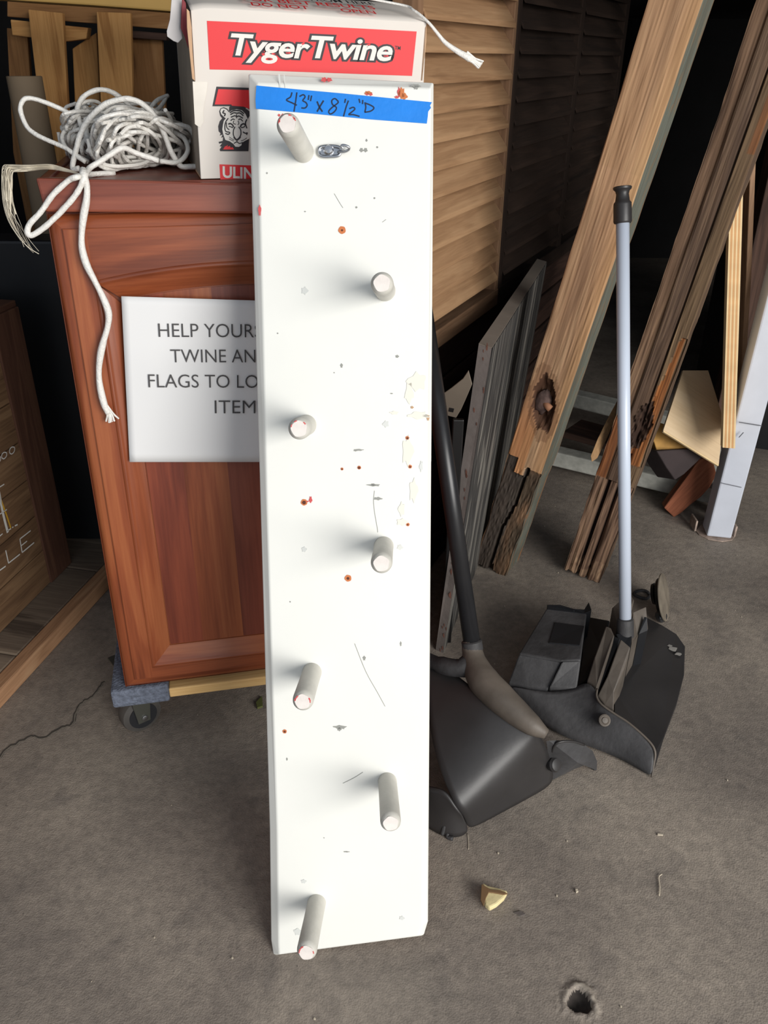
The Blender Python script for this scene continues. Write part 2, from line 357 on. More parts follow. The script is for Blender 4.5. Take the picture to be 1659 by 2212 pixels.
# ------------------------------------------------------------------ white peg board
BN = (RT*((870-CX)/FPX)-UP*((850-CY)/FPX)+FW).normalized()
BPL = Plane(CAM+BN*1.00109, BN)
root = empty('peg_rack', atZ(755, 2055, 0), 'white painted wooden board with seven round pegs leaning in the centre', 'coat rack')
outer = [(533, 152), (700, 160), (937, 172), (932, 1000), (925, 2000), (916, 2030), (588, 2073), (583, 2040), (580, 1800), (560, 1100)]
front = [(556, 180), (700, 184), (930, 191), (922, 1000), (913, 2000), (903, 2022), (603, 2062), (602, 2040), (599, 1800), (577, 1100)]
V = [BPL.at(x, y, 0) for x, y in front]; n = len(V)
V += [BPL.at(x, y, 0)+BN*.009 for x, y in outer]; V += [BPL.at(x, y, 0)+BN*.021 for x, y in outer]
# grid-free front: polygon, chamfer and sides; back closed
F = [tuple(range(n)), tuple(range(3*n-1, 2*n-1, -1))]
for i in range(n):
    j = (i+1) % n; F += [(i, i+n, j+n, j), (i+n, i+2*n, j+2*n, j+n)]
bx, _, bz = BPL.frame()
brd = meshobj('board', V, F, MT['paint'], root, frameM(V[0], bx, -BN)); bevel(brd, .0018, 3)
for (bp_, tp) in [((655, 328), (621, 268)), ((832, 628), (825, 612)), ((662, 918), (646, 926)), ((829, 1180), (824, 1217)), ((674, 1452), (654, 1515)), ((837, 1688), (844, 1778)), ((684, 1950), (662, 2057))]:
    A = BPL.at(*bp_); d = ray(*tp).normalized(); rel = A-CAM; bb = rel.dot(d); T = CAM+d*(bb-math.sqrt(max(0, bb*bb-(rel.dot(rel)-.0105))))
    ax = (T-A).normalized(); Lg = (T-A).length; r = .0122
    p = lathe('peg', A-ax*.006, ax, [(0, r), (.006, r*1.02), (.0068, r*1.0), (Lg*.35, r*.985), (Lg, r), (Lg+.003, r*.97), (Lg+.006, r*.78), (Lg+.0065, r*.74)], MT['peg'], root, 32)
    V2, F2 = [], []
    u = ax.orthogonal().normalized(); v = ax.cross(u); cpt = A-ax*.006+ax*(Lg+.0068)
    V2 = [cpt+(u*math.cos(t)+v*math.sin(t))*r*.72*(1+.05*math.sin(5*t)) for t in [k*math.pi/12 for k in range(24)]]
    Vf, Ff = flatpoly(V2, .0004, -ax); meshobj('peg_end', Vf, Ff, MT['pegend'], p)
    if bp_[1] in (328, 1452, 918, 1950):
        parts = []
        for k in range(5 if bp_[1] != 918 else 3):
            t0 = random.uniform(2.2, 5.2); ring = [cpt+(u*math.cos(t0+q*.12)+v*math.sin(t0+q*.12))*r*(.68+.06*random.random())+ax*.0005 for q in range(4)]
            parts.append(ribbon(ring, [.0008+.0012*random.random() for _ in ring], ax))
        merge('red_residue', parts, MT['redpaint'], p, 'red paint residue on the peg end')
# tape and its handwriting
tp = [(554, 185), (640, 193), (740, 202), (840, 212), (933, 221), (929, 228), (931, 233), (925, 241), (924, 252), (922, 267), (800, 258), (680, 246), (553, 235), (552, 215)]
Vf, Ff = flatpoly([BPL.at(x, y, .0004) for x, y in tp], .0004, BN); tape = meshobj('masking_tape', Vf, Ff, MT['tape'], root, label='strip of blue masking tape with handwriting')
def bs(pts, w=2.6, off=.0011): return stroke(BPL, [(530+x/3.95, 140+y/3.95) for x, y in pts], w, off, 3)
ws = [bs([(398, 235), (385, 275), (350, 300), (400, 325), (440, 345)]), bs([(440, 235), (428, 320), (415, 400)]), bs([(462, 270), (495, 255), (510, 275), (490, 305), (515, 320), (528, 345), (510, 368), (478, 368)]),
      bs([(543, 258), (537, 300)]), bs([(566, 262), (556, 310)]), bs([(612, 312), (632, 360), (658, 400)], 3), bs([(668, 305), (640, 350), (612, 400)], 3),
      bs([(795, 315), (765, 288), (738, 305), (745, 340), (778, 365), (760, 400), (725, 420), (712, 395), (745, 360), (785, 330), (795, 315)]), bs([(855, 290), (848, 325)]),
      bs([(880, 305), (860, 360), (838, 440)]), bs([(888, 375), (920, 362), (935, 378), (905, 405), (882, 425), (920, 425), (975, 440)]), bs([(970, 290), (978, 325)]), bs([(1002, 300), (1000, 335)]),
      bs([(1020, 320), (1028, 360), (1020, 405)]), bs([(1020, 325), (1070, 345), (1098, 368), (1070, 395), (1018, 405)])]
merge('handwriting', ws, MT['ink'], tape)
# hanging hook plate
pc = lambda x, y, o: BPL.at(530+x/3.95, 140+y/3.95, o)
ringp = [(650, 700), (700, 693), (770, 695), (812, 712), (815, 745), (795, 775), (740, 783), (665, 783), (632, 765), (625, 735), (635, 710), (650, 700)]
hook = tube('hook_plate', catmull([pc(x, y, .0025) for x, y in ringp], 4), .0019, MT['chrome'], root, 8, label='zinc keyhole hanger plate')
Vf, Ff = flatpoly([pc(x, y, .0005) for x, y in ringp[:-1]], .0009, BN); meshobj('plate', Vf, Ff, MT['chrome'], hook)
lathe('screw_head', pc(712, 733, 0), -BN, [(0, .0062), (.0035, .006), (.0055, .0042), (.0062, .001)], MT['chrome'], hook)
tube('hook_tip', catmull([pc(790, 745, .003), pc(850, 740, .006), pc(885, 720, .008), pc(878, 700, .010), pc(845, 688, .011), pc(822, 690, .011), pc(822, 705, .010), pc(840, 712, .009)], 4), .0016, MT['chrome'], hook, 8)
# holes and marks
def disc(pl, px, py, r, off, irr=.12, asp=1.0, n=16, ph=0):
    c = pl.at(px, py, off); x, _, z = pl.frame(); k = r/FPX*(c-CAM).length
    return flatpoly([c+(x*math.cos(a)*(1+irr*math.sin(3*a+ph))+z*math.sin(a)*asp*(1+irr*math.sin(5*a+ph)))*k for a in [2*math.pi*i/n for i in range(n)]], .00025, pl.n)
for (x, y, r, ri) in [(739, 497, 7.6, 2), (657, 1085, 7, 4), (752, 1249, 7.4, 3), (776, 1010, 4, 2.6), (739, 1013, 3, 1.6), (880, 946, 4, 2), (886, 1008, 4, 2), (881, 1133, 3.8, 1.6), (615, 1580, 4.4, 2.2)]:
    h = merge('screw_hole', [disc(BPL, x, y, r, .0003, .06, ph=x)], MT['orange'], root, 'bare wood screw hole'); merge('hole_core', [disc(BPL, x, y+.5, ri, .0007, .1, ph=y)], MT['brownhole'], h)
def marks(name, L, mat, label=None, off=.0003):
    q = merge(name, [disc(BPL, x, y, r, off, .28, a, 14, x*.7+y) for x, y, r, a in L], MT[mat], root, label); q['kind'] = 'stuff'
marks('red_paint_mark', [(700, 172, 6, .7), (711, 172, 6, .6), (793, 202, 4, .8), (801, 203, 3.5, .9), (862, 200, 3, 3), (857, 210, 4, .6), (671, 1079, 3.5, 2.0), (664, 1083, 3, .5), (611, 250, 3, 1.2), (603, 249, 2.4, 1)], 'redpaint', 'red paint chips near the top')
marks('orange_chip', [(868, 201, 6, 1.6), (873, 208, 6, 1), (795, 200, 7, .4)], 'orange', 'bare orange wood chip near the top')
marks('dimple', [(658, 628, 7, 1), (834, 916, 6.5, 1), (657, 1187, 5.5, 1), (864, 1182, 6, .9), (910, 1007, 3.6, 3), (656, 1904, 5, .8), (643, 2013, 7, 1), (868, 1983, 5, .8)], 'palemark')
marks('scuff', [(898, 185, 9, .35), (899, 188, 5, .9), (781, 324, 3.5, 1.1), (790, 324, 3.8, 1), (792, 303, 1.8, 1.4), (809, 428, 1.7, 1), (770, 448, 2, 1), (577, 374, 1.6, 1), (659, 457, 1.8, .6), (815, 318, 1.8, 1), (738, 790, 2.6, 1.7), (722, 805, 1.2, 1), (858, 770, 3.6, .8), (775, 972, 10, .2), (768, 973, 4, .5), (808, 1048, 14, .18), (806, 1047, 5, .5), (816, 1077, 9, .35), (787, 1422, 3, 1.6), (735, 1571, 13, .3), (733, 1575, 4, 1), (866, 1391, 1.6, 3), (700, 1810, 1, 1), (627, 1300, 1.4, 1), (620, 1640, 1.5, 2), (600, 720, 1.4, 1), (846, 850, 3, .4), (748, 1840, 6, .2)], 'greymark')
marks('yellow_stain', [(884, 848, 9, 2.4), (902, 825, 20, .9), (905, 897, 22, .35), (880, 975, 12, 2.4), (893, 1060, 9, 2.6), (868, 1100, 7, 2), (868, 1128, 12, .6), (852, 892, 9, .4)], 'faint', 'faint tan stains along the right edge')
marks('tan_residue', [(919, 898, 8, .35), (925, 904, 3, 1.6), (890, 880, 3.4, .8)], 'kraft')
sc_ = merge('scratch', [stroke(BPL, [(809, 1060), (807, 1080), (809, 1105), (815, 1140), (816, 1150)], 1, .0004), stroke(BPL, [(741, 1692), (765, 1680), (784, 1668)], 1.2, .0004), stroke(BPL, [(766, 1390), (790, 1450), (815, 1495), (832, 1526)], 1, .0004), stroke(BPL, [(722, 418), (735, 440), (741, 449)], .9, .0004), stroke(BPL, [(826, 480), (834, 474)], .9, .0004)], MT['greymark'], root); sc_['kind'] = 'stuff'
merge('edge_chip', [disc(BPL, 561, 455, 3, .0002, .2, 3.4)], MT['redpaint'], root, 'red paint showing on the left edge')
merge('top_groove', [stroke(BPL, [(603, 160), (605, 190)], 3, .0005), stroke(BPL, [(614, 161), (616, 190)], 1.5, .0005)], MT['palemark'], root)

# ------------------------------------------------------------------ cherry cabinet on its dolly
CN = yawn(12.0, 4.95); A0 = atY(97, 464, 1.045); CPL = Plane(A0, CN)
cxv, _, czv = CPL.frame()
hx = Vector((math.cos(math.radians(12)), math.sin(math.radians(12)), 0)); hy = Vector((-hx.y, hx.x, 0))
def cl(px, py, off=0): p = CPL.at(px, py, off)-A0; return p.dot(cxv), p.dot(czv)
croot = empty('cabinet', atZ(320, 1530, .1), 'reddish cherry wood cabinet with arched door panel standing on a wheeled dolly', 'cabinet')
WD = .452; hb = -cl(248, 1495)[1]
# body
topz = CPL.at(430, 392).z+.003; botz = CPL.at(246, 1497).z
xl = cl(97, 464)[0]-.004
fb = A0+cxv*(xl+.002)-czv*hb+CN*.02; ft = A0+cxv*(xl+.002)+CN*.02; ft = ft+czv*((topz-.012-ft.z)/czv.z)
fb2, ft2 = fb+cxv*(WD+.004), ft+cxv*(WD+.004)
DEP = .43
bk = [Vector((p.x, p.y, p.z))+hy*DEP+Vector((0, 0, 0)) for p in (fb, fb2, ft2, ft)]
for p in bk: p.x -= 0
bk[2] = fb2+hy*DEP; bk[2].z = ft2.z; bk[3] = fb+hy*DEP; bk[3].z = ft.z
V = [fb, fb2, ft2, ft]+bk; F = [(0, 1, 2, 3), (7, 6, 5, 4), (0, 4, 5, 1), (3, 2, 6, 7), (0, 3, 7, 4), (1, 5, 6, 2)]
bevel(meshobj('body', V, F, MT['cherry_dark'], croot, frameM(fb, (0, 0, 1), hy)), .002)
# top rail
prt = [(76, 384), (300, 389), (620, 399), (620, 463), (300, 459), (97, 458)]
P = [CPL.at(x, y, .004) for x, y in prt]
o = prism('top_rail', P, CN*.03, MT['cherry_strip'], croot, cxv, .003)
prism('top_rail_return', [CPL.at(x, y, 0)+CN*.027 for x, y in [(76, 384), (97, 458), (112, 455), (100, 386)]], hy*.38, MT['cherry_dark'], croot, hy, .002)
# worktop board on which things rest
tb = [ft-CN*.015, ft2-CN*.015, bk[2].copy(), bk[3].copy()]
for p in tb: p.z = topz-.010
prism('cabinet_top', tb, (0, 0, .008), MT['cherry_dark'], croot, cxv, .001)
# door: relief cut into stiles, rails and a panel
DW = WD-.004
x1, za = cl(219, 606); x1b, zb = cl(315, 1444); x1 = (x1+x1b)/2; xc = DW/2
xa, zap = cl(532, 563); kk = (zap-za)/((xc-x1)**2-(xc-xa)**2); zc = za+kk*(xc-x1)**2
obx = cl(125, 490); ob = .017
doorM = frameM(A0, czv, -CN)
dp = [A0+CN*.018, A0+cxv*DW+CN*.018, A0+cxv*DW-czv*hb+CN*.018, A0-czv*hb+CN*.018]
door = prism('door', [p-CN*.005 for p in dp], CN*.006, MT['cherry'], croot, czv, 0)
# door edge skirt
V = []; 
for a, b in [(0, 0), (DW, 0), (DW, -hb), (0, -hb)]: V += [A0+cxv*a+czv*b+CN*.011, A0+cxv*a+czv*b+CN*.019]
meshobj('door_edge', V, [(0, 1, 3, 2), (2, 3, 5, 4), (4, 5, 7, 6), (6, 7, 1, 0)], MT['cherry_dark'], door, doorM)
prof_in = [(0, 0), (.0012, .0012), (.0032, .0022), (.0052, .0018), (.0066, .0002), (.009, -.0008), (.013, -.0025), (.018, -.0052), (.023, -.0082), (.028, -.0102), (.0300, -.0108), (.0303, -.0126), (.0316, -.0126), (.0318, -.0112)]
prof_out = [(ob+.0012, 0), (ob, -.0006), (ob-.0002, -.0030), (.014, -.0036), (.010, -.0044), (.006, -.0060), (.003, -.0085), (.0006, -.0130), (0, -.018)]
def DP(x, z, h): return A0+cxv*x+czv*z-CN*h
def arch(x): return zc-kk*(x-xc)**2
def strip(path_fn, prof, m, flip=False):
    V = []; F = []
    for (d, h) in prof:
        for i in range(m+1): V.append(path_fn(i/m, d, h))
    for j in range(len(prof)-1):
        for i in range(m):
            q = (j*(m+1)+i, j*(m+1)+i+1, (j+1)*(m+1)+i+1, (j+1)*(m+1)+i); F.append(tuple(reversed(q)) if flip else q)
    return V, F
x2 = 2*xc-x1; zs = arch(x1)
def dpart(name, parts, mat, grain):
    V, F = [], []
    for v, f in parts: b_ = len(V); V += v; F += [tuple(i+b_ for i in q) for q in f]
    o = meshobj(name, V, F, MT[mat], door, frameM(V[0], grain, -CN)); sm(o, 45); return o
fl0 = ob+.0012
def rect(xa_, xb_, za_, zb2): return [DP(xa_, za_, 0), DP(xb_, za_, 0), DP(xb_, zb2, 0), DP(xa_, zb2, 0)], [(0, 3, 2, 1)]
for sgn in (0, 1):
    X = (lambda v: v) if sgn == 0 else (lambda v: DW-v)
    a_ = strip(lambda t, d, h: DP(X(x1+d), (zs-d*1.1)*(1-t)+(zb+d)*t, h), prof_in, 30)
    b_ = strip(lambda t, d, h: DP(X(d), -d*(1-t)+(-hb+d)*t, h), prof_out, 30)
    c_ = rect(X(fl0), X(x1), -fl0, -hb+fl0)
    dpart('stile', [a_, b_, c_], 'cherry', czv)
a_ = strip(lambda t, d, h: DP(x1+d+(x2-x1-2*d)*t, arch(x1+d+(x2-x1-2*d)*t)-d*1.03, h), prof_in, 60)
b_ = strip(lambda t, d, h: DP(d+(DW-2*d)*t, -d, h), prof_out, 40)
V = []; n_ = 60
for i in range(n_+1): x = x1+(x2-x1)*i/n_; V += [DP(x, arch(x), 0), DP(x, -fl0, 0)]
dpart('rail', [a_, b_, (V, [(2*i, 2*i+2, 2*i+3, 2*i+1) for i in range(n_)])], 'cherry', cxv)
a_ = strip(lambda t, d, h: DP(x1+d+(x2-x1-2*d)*t, zb+d, h), prof_in, 40)
b_ = strip(lambda t, d, h: DP(d+(DW-2*d)*t, -hb+d, h), prof_out, 40)
dpart('rail', [a_, b_, rect(x1, x2, zb, -hb+fl0)], 'cherry', cxv)
dd = .0316; pa, pb_ = x1+dd, x2-dd; cuts = [0, .17, .38, .60, .82, 1]; pm = ['cherry_dark', 'cherry', 'cherry_strip', 'cherry_dark', 'cherry']
for k in range(5):
    V = []; q0, q1 = pa+(pb_-pa)*cuts[k], pa+(pb_-pa)*cuts[k+1]; n_ = 14
    for i in range(n_+1): x = q0+(q1-q0)*i/n_; V += [DP(x, zb+dd, -.0112), DP(x, arch(x)-dd*1.03, -.0112)]
    dpart('panel_strip', [(V, [(2*i, 2*i+2, 2*i+3, 2*i+1) for i in range(n_)])], pm[k], czv)
# paper notice
PPL = Plane(CPL.at(262, 640, .0015), CN)
pp = [(262, 640), (330, 643), (390, 646), (470, 647), (640, 651), (705, 654), (705, 996), (560, 999), (400, 999), (280, 998)]
proot = empty('paper_notice', PPL.at(420, 990, .001), 'white paper sheet with black printed capitals taped on the cabinet door', 'sign')
V = []; F = []; NP, NQ = 28, 20
for j in range(NQ+1):
    for i in range(NP+1):
        s, t = i/NP, j/NQ
        X = (262+18*t)*(1-s)+705*s; Yt = 640+14*s; Yb = 998+0*s; Yy = Yt*(1-t)+Yb*t
        V.append(PPL.at(X, Yy, .0005+.0012*(1-math.cos(s*9))*.5*(1-t)+.0025*(t**6)*(1-s)))
F = [(j*(NP+1)+i, (j+1)*(NP+1)+i, (j+1)*(NP+1)+i+1, j*(NP+1)+i+1) for j in range(NQ) for i in range(NP)]
sheet = meshobj('sheet', V, F, MT['paper'], proot, None, True); so = sheet.modifiers.new('thick', 'SOLIDIFY'); so.thickness = .0003
PP2 = Plane(PPL.p, CN); J = []
for s_, vis, a, b, cap in [('HELP YOURSELF TO', 'HELP YOUR', (343, 728), (549, 729), 29), ('TWINE AND RED', 'TWINE AN', (369, 783), (552, 783), 28), ('FLAGS TO LOAD YOUR', 'FLAGS TO LO', (321, 837), (558, 838), 28), ('ITEMS', 'ITEM', (464, 893), (552, 893), 28)]:
    text_on('lettering', PP2, s_, vis, a, b, cap, MT['black'], proot, off=.0028, offset=-.006, join=J)
merge('lettering', J, MT['grey_ink'], proot)
# dolly
wc = atZ(306, 1594, 0)
droot = empty('moving_dolly', wc, 'wooden furniture dolly with grey carpeted ends and casters under the cabinet', 'dolly')
zd = botz-.001; d0 = CPL.at(243, 1500)+CN*.004; d0.z = zd
box('carpet_pad', d0-hx*.004+Vector((0, 0, -.034)), hx*.088, hy*.40, (0, 0, .034), MT['carpet'], droot, hy, .004, 'grey carpet strip')
box('carpet_pad', d0+hx*.36+Vector((0, 0, -.034)), hx*.088, hy*.40, (0, 0, .034), MT['carpet'], droot, hy, .004, 'grey carpet strip')
box('cross_rail', d0+hx*.084+hy*.002+Vector((0, 0, -.0275)), hx*.276, hy*.07, (0, 0, .0175), MT['pine'], droot, hx, .002, 'pale pine rail')
box('cross_rail', d0+hx*.084+hy*.31+Vector((0, 0, -.0275)), hx*.276, hy*.07, (0, 0, .0175), MT['pine'], droot, hx, .002, 'pale pine rail')
def caster(c, ang):
    """c = floor point under the axle"""
    R_ = (zd-.034)*.5*1.0; R_ = .036; a = Vector((math.cos(ang), math.sin(ang), 0)); c = Vector(c)+Vector((0, 0, R_))
    f = Vector((-a.y, a.x, 0)); h = zd-.034
    b = box('caster_bracket', Vector((c.x, c.y, h-.004))-a*.028-f*.030+Vector((0, 0, 0)), a*.056, f*.060, (0, 0, .004), MT['bracket'], droot, a, .001)
    for s in (-1, 1):
        q = c+a*s*.0185
        prism('fork', [Vector((q.x, q.y, h-.004))-f*.026, Vector((q.x, q.y, h-.004))+f*.024, q+f*.010-Vector((0, 0, .010)), q-f*.012-Vector((0, 0, .010))], a*s*.003, MT['bracket'], b, (0, 0, 1), .001)
    wh = lathe('wheel', c-a*.015, a, [(0, .020), (.0, R_*.72), (.002, R_*.80), (.0035, R_*.96), (.008, R_), (.022, R_), (.0265, R_*.96), (.028, R_*.80), (.030, R_*.72), (.030, .02)], MT['rubber'], b, 32)
    lathe('hub', c-a*.0165, a, [(0, .004), (0, R_*.70), (.033, R_*.70), (.033, .004)], MT['hub'], b, 28)
    lathe('axle_bolt', c-a*.025, a, [(0, .003), (.001, .0055), (.004, .006), (.046, .006), (.049, .0055), (.05, .003)], MT['chrome'], b, 16)
caster(Vector((wc.x, wc.y, 0))+hy*.03, math.radians(-52)); 
for dx, dy in ((.32, .03), (.02, .34), (.32, .34)): caster(Vector((wc.x, wc.y, 0))+hx*dx+hy*dy, math.radians(-30+60*dx))

# ------------------------------------------------------------------ carton of twine
XN = yawn(16, 0); X0 = CPL.at(434, 392, 0)+CN*.006
XPL = Plane(X0, XN); xx, _, xz = XPL.frame(); yb = XN
broot = empty('twine_carton', X0+xx*.15, 'white cardboard carton with red banner and tiger emblem on top of the cabinet', 'box')
zt = topz-.001
fl = [(412, 22), (440, 17), (480, 18), (560, 23), (650, 29), (740, 37), (830, 43), (922, 48)]
TF = [XPL.at(x, y) for x, y in fl]
BL = XPL.at(434, 388); BL.z = zt; BR = XPL.at(905, 400); BR.z = zt
P = TF+[BR, BL]
prism('front_panel', P, XN*.003, MT['carton'], broot, xx, .0008)
D_ = .30
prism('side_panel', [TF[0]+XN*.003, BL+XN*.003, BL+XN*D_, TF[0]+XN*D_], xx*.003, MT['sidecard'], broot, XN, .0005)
prism('side_panel', [TF[-1]+XN*.003-xx*.003, BR+XN*.003-xx*.003, BR+XN*D_-xx*.003, TF[-1]+XN*D_-xx*.003], xx*.003, MT['carton'], broot, XN, .0005)
prism('back_panel', [TF[0]+XN*D_, TF[-1]+XN*D_, BR+XN*D_, BL+XN*D_], XN*.003, MT['carton'], broot, xx, .0005)
prism('bottom_panel', [BL+XN*.003, BR+XN*.003, BR+XN*D_, BL+XN*D_], (0, 0, .003), MT['kraft'], broot, xx, .0003)
# top flap bulging upwards behind the fold
sl = math.radians(11.5); tv = XN*math.cos(sl)+Vector((0, 0, math.sin(sl)))
FN = (-XN*math.sin(sl)+Vector((0, 0, math.cos(sl))))
V = []; F = []; K = 12
dens = catmull(TF, 4); m = len(dens)
for j in range(K+1):
    s = j/K
    for i, p in enumerate(dens):
        q = p+XN*(D_*s)+Vector((0, 0, (math.tan(sl)*.12)*math.sin(min(1, s*2.2)*math.pi/2)*(1 if s < .5 else 1-.8*((s-.5)/.5)**2)))
        q += Vector((0, 0, .002*noise.noise(q*14)))*min(1, s*6)
        V.append(q)
F = [(j*m+i, (j)*m+i+1, (j+1)*m+i+1, (j+1)*m+i) for j in range(K) for i in range(m-1)]
o = meshobj('top_flap', V, F, MT['carton'], broot, None, True); o.modifiers.new('thick', 'SOLIDIFY').thickness = .003
flapo = o
TPL = Plane(TF[3], -FN)
J = []; J2 = []
def toptext(s_, dist, x0, x1_, hgt_, join):
    Vt, Ft = text_mesh(s_, .012); a = min(v.x for v in Vt); b = max(v.x for v in Vt)
    o_ = TF[0]+(TF[-1]-TF[0])*0; ex = (TF[-1]-TF[2]).normalized()
    base = TF[2]+Vector((0, 0, .001))
    W = []
    for v in Vt:
        u_ = x0+(x1_-x0)*(v.x-a)/(b-a); d_ = dist+v.y/.7*hgt_
        s = d_/D_; zz = (math.tan(sl)*.12)*math.sin(min(1, s*2.2)*math.pi/2)
        W.append(base+ex*u_+XN*d_+Vector((0, 0, zz+.0028)))
    join.append((W, Ft))
toptext('DO NOT        OPEN', .005, .035, .185, .014, J); toptext('FOR BEST RESULTS', .026, .028, .19, .016, J); toptext('PULL TWINE FROM HERE', .049, .022, .195, .016, J2)
merge('top_lettering', J, MT['red'], broot, 'red printed capitals on the top flap'); merge('top_lettering', J2, MT['black'], broot, 'black printed capitals on the top flap')
def xp(pts, off): return flatpoly([XPL.at(x, y, off) for x, y in pts], .0002, XN)
bn = merge('red_banner', [xp([(447, 45), (600, 52), (750, 60), (900, 68), (890, 164), (700, 157), (560, 152), (453, 150)], .0003)], MT['red'], broot)
for nm, mt, off, ofs in [('banner_outline', 'black', .0009, .085), ('banner_lettering', 'white', .0014, .022)]:
    J = []
    text_on(nm, XPL, 'Tyger', 'Tyger', (502, 118), (668, 126), 44, MT[mt], bn, off, ofs, .22, .95, J)
    text_on(nm, XPL, 'Twine', 'Twine', (674, 124), (846, 131), 45, MT[mt], bn, off, ofs, .22, .95, J)
    merge(nm, J, MT[mt], bn)
J = []; text_on('trademark', XPL, 'TM', 'TM', (853, 107), (865, 108), 8, MT['black'], bn, .0009, .01, 0, 1, J); merge('trademark', J, MT['black'], bn)
T8 = lambda L: [(440+x/9.217, 160+y/9.217) for x, y in L]
em = merge('tiger_emblem', [xp(T8([(255, 250), (1300, 290), (1270, 720), (900, 700), (840, 660), (830, 760), (505, 700), (525, 640), (175, 640)]), .0003), xp(T8([(510, 650), (860, 700), (930, 760), (890, 1535), (330, 1535), (320, 1500), (360, 1440), (320, 1440), (370, 1370), (310, 1385), (300, 1350), (380, 1330), (390, 1250), (350, 1270), (380, 1200), (320, 1225), (340, 1180), (300, 1140), (290, 1040), (320, 940), (370, 880), (330, 830), (310, 740), (340, 680), (400, 660), (470, 690), (505, 740)]), .00045)], MT['black'], broot, 'black and white tiger head over a red letter')
merge('emblem_red', [xp(T8([(290, 300), (1270, 330), (1240, 690), (900, 690), (800, 650), (560, 630), (550, 605), (220, 605)]), .0008)], MT['red'], em)
merge('emblem_scribble', [xp(T8([(385, 1500), (430, 1430), (440, 1440), (480, 1410), (470, 1450), (520, 1430), (540, 1470), (570, 1450), (605, 1500)]), .0009)], MT['red'], em)
face = T8([(400, 1230), (385, 1180), (370, 1100), (385, 1000), (400, 930), (440, 880), (410, 860), (350, 800), (330, 740), (350, 690), (400, 680), (460, 710), (500, 760), (560, 720), (660, 700), (760, 720), (830, 790), (880, 900), (950, 760), (1010, 700), (1060, 740), (1040, 830), (960, 900), (1000, 1000), (990, 1120), (960, 1240), (900, 1290), (820, 1330), (760, 1370), (750, 1420), (700, 1450), (630, 1445), (590, 1390), (520, 1340), (430, 1310)])
merge('emblem_face', [xp(face, .0008)], MT['white'], em)
S = lambda L, w_: stroke(XPL, T8(L), w_, .0014, 3)
st = [S([(520, 770), (590, 730), (660, 725), (730, 735), (800, 790)], 2.4), S([(530, 810), (600, 770), (660, 780), (720, 775), (790, 830)], 2.2), S([(540, 860), (620, 830), (660, 850), (700, 835), (780, 880)], 2),
      S([(655, 800), (655, 880)], 1.6), S([(535, 930), (580, 895), (620, 910)], 1.8), S([(690, 910), (730, 895), (780, 940)], 1.8), S([(600, 930), (590, 980), (640, 1000)], 1.4), S([(685, 930), (700, 980), (680, 1010)], 1.4),
      S([(490, 1000), (530, 985), (580, 1020), (590, 1060)], 2.6), S([(500, 1040), (540, 1050), (580, 1070)], 1.8), S([(730, 1060), (750, 1010), (800, 990), (830, 1020)], 2.6), S([(745, 1070), (800, 1055), (820, 1030)], 1.8),
      S([(625, 1050), (595, 1110), (590, 1200), (610, 1260)], 2), S([(695, 1050), (735, 1110), (740, 1200), (715, 1260)], 2), S([(600, 1250), (630, 1290), (660, 1310), (700, 1285), (730, 1245)], 3), S([(660, 1310), (660, 1345), (600, 1380)], 1.6), S([(660, 1345), (710, 1380), (780, 1360)], 1.6),
      S([(490, 880), (440, 950), (420, 1050), (440, 1140), (520, 1160), (490, 1200), (430, 1180)], 2.0), S([(450, 960), (460, 1060), (510, 1110)], 1.8), S([(385, 950), (350, 1050), (370, 1150)], 1.8), S([(410, 720), (380, 770), (430, 790), (410, 840)], 2.4),
      S([(510, 1250), (560, 1290), (610, 1310)], 1), S([(505, 1290), (560, 1320), (600, 1335)], 1), S([(780, 1150), (830, 1180), (870, 1170), (850, 1210)], 2), S([(740, 1330), (800, 1310), (860, 1270)], 1), S([(860, 900), (830, 980), (860, 1080)], 2.4)]
merge('emblem_stripes', st, MT['black'], em)
lb = merge('maker_label', [xp([(474, 355), (640, 361), (640, 398), (476, 388)], .0003)], MT['red'], broot, 'red label with white capitals')
J = []; text_on('label_lettering', XPL, 'ULINE', 'ULI', (482, 383), (523, 385), 23, MT['white'], lb, .0009, .03, 0, 1, J); merge('label_lettering', J, MT['white'], lb)
merge('packing_tape', [xp([(416, 176), (448, 177), (446, 200), (441, 225), (438, 245), (440, 262), (432, 276), (421, 268)], .0004)], MT['cellotape'], broot)
prism('cardboard_edge', [XPL.at(x, y, .004) for x, y in [(403, 18), (409, 24), (414, 60), (416, 110), (421, 175), (415, 170), (409, 110), (404, 60)]], XN*.004, MT['kraft'], broot, (0, 0, 1), .0005)
prism('cardboard_edge', [XPL.at(x, y, .0) for x, y in [(917, 60), (922, 50), (921, 90), (913, 175), (908, 175)]], XN*.004, MT['kraft'], broot, (0, 0, 1), .0005)
prism('side_flap', [XPL.at(x, y, 0)+XN*.02 for x, y in [(396, -8), (404, 4), (408, 60), (410, 105), (402, 80), (393, 60)]], XN*.003, MT['dkred'], broot, (0, 0, 1), .0004, 'dark red printed side flap')
prism('torn_film', [XPL.at(x, y, 0)+XN*.03 for x, y in [(374, -10), (397, -10), (394, 50), (398, 82), (388, 92), (378, 88), (364, 78), (363, 66), (370, 40)]], XN*.002, MT['film'], broot, (0, 0, 1), .0004, 'torn strip of clear film')
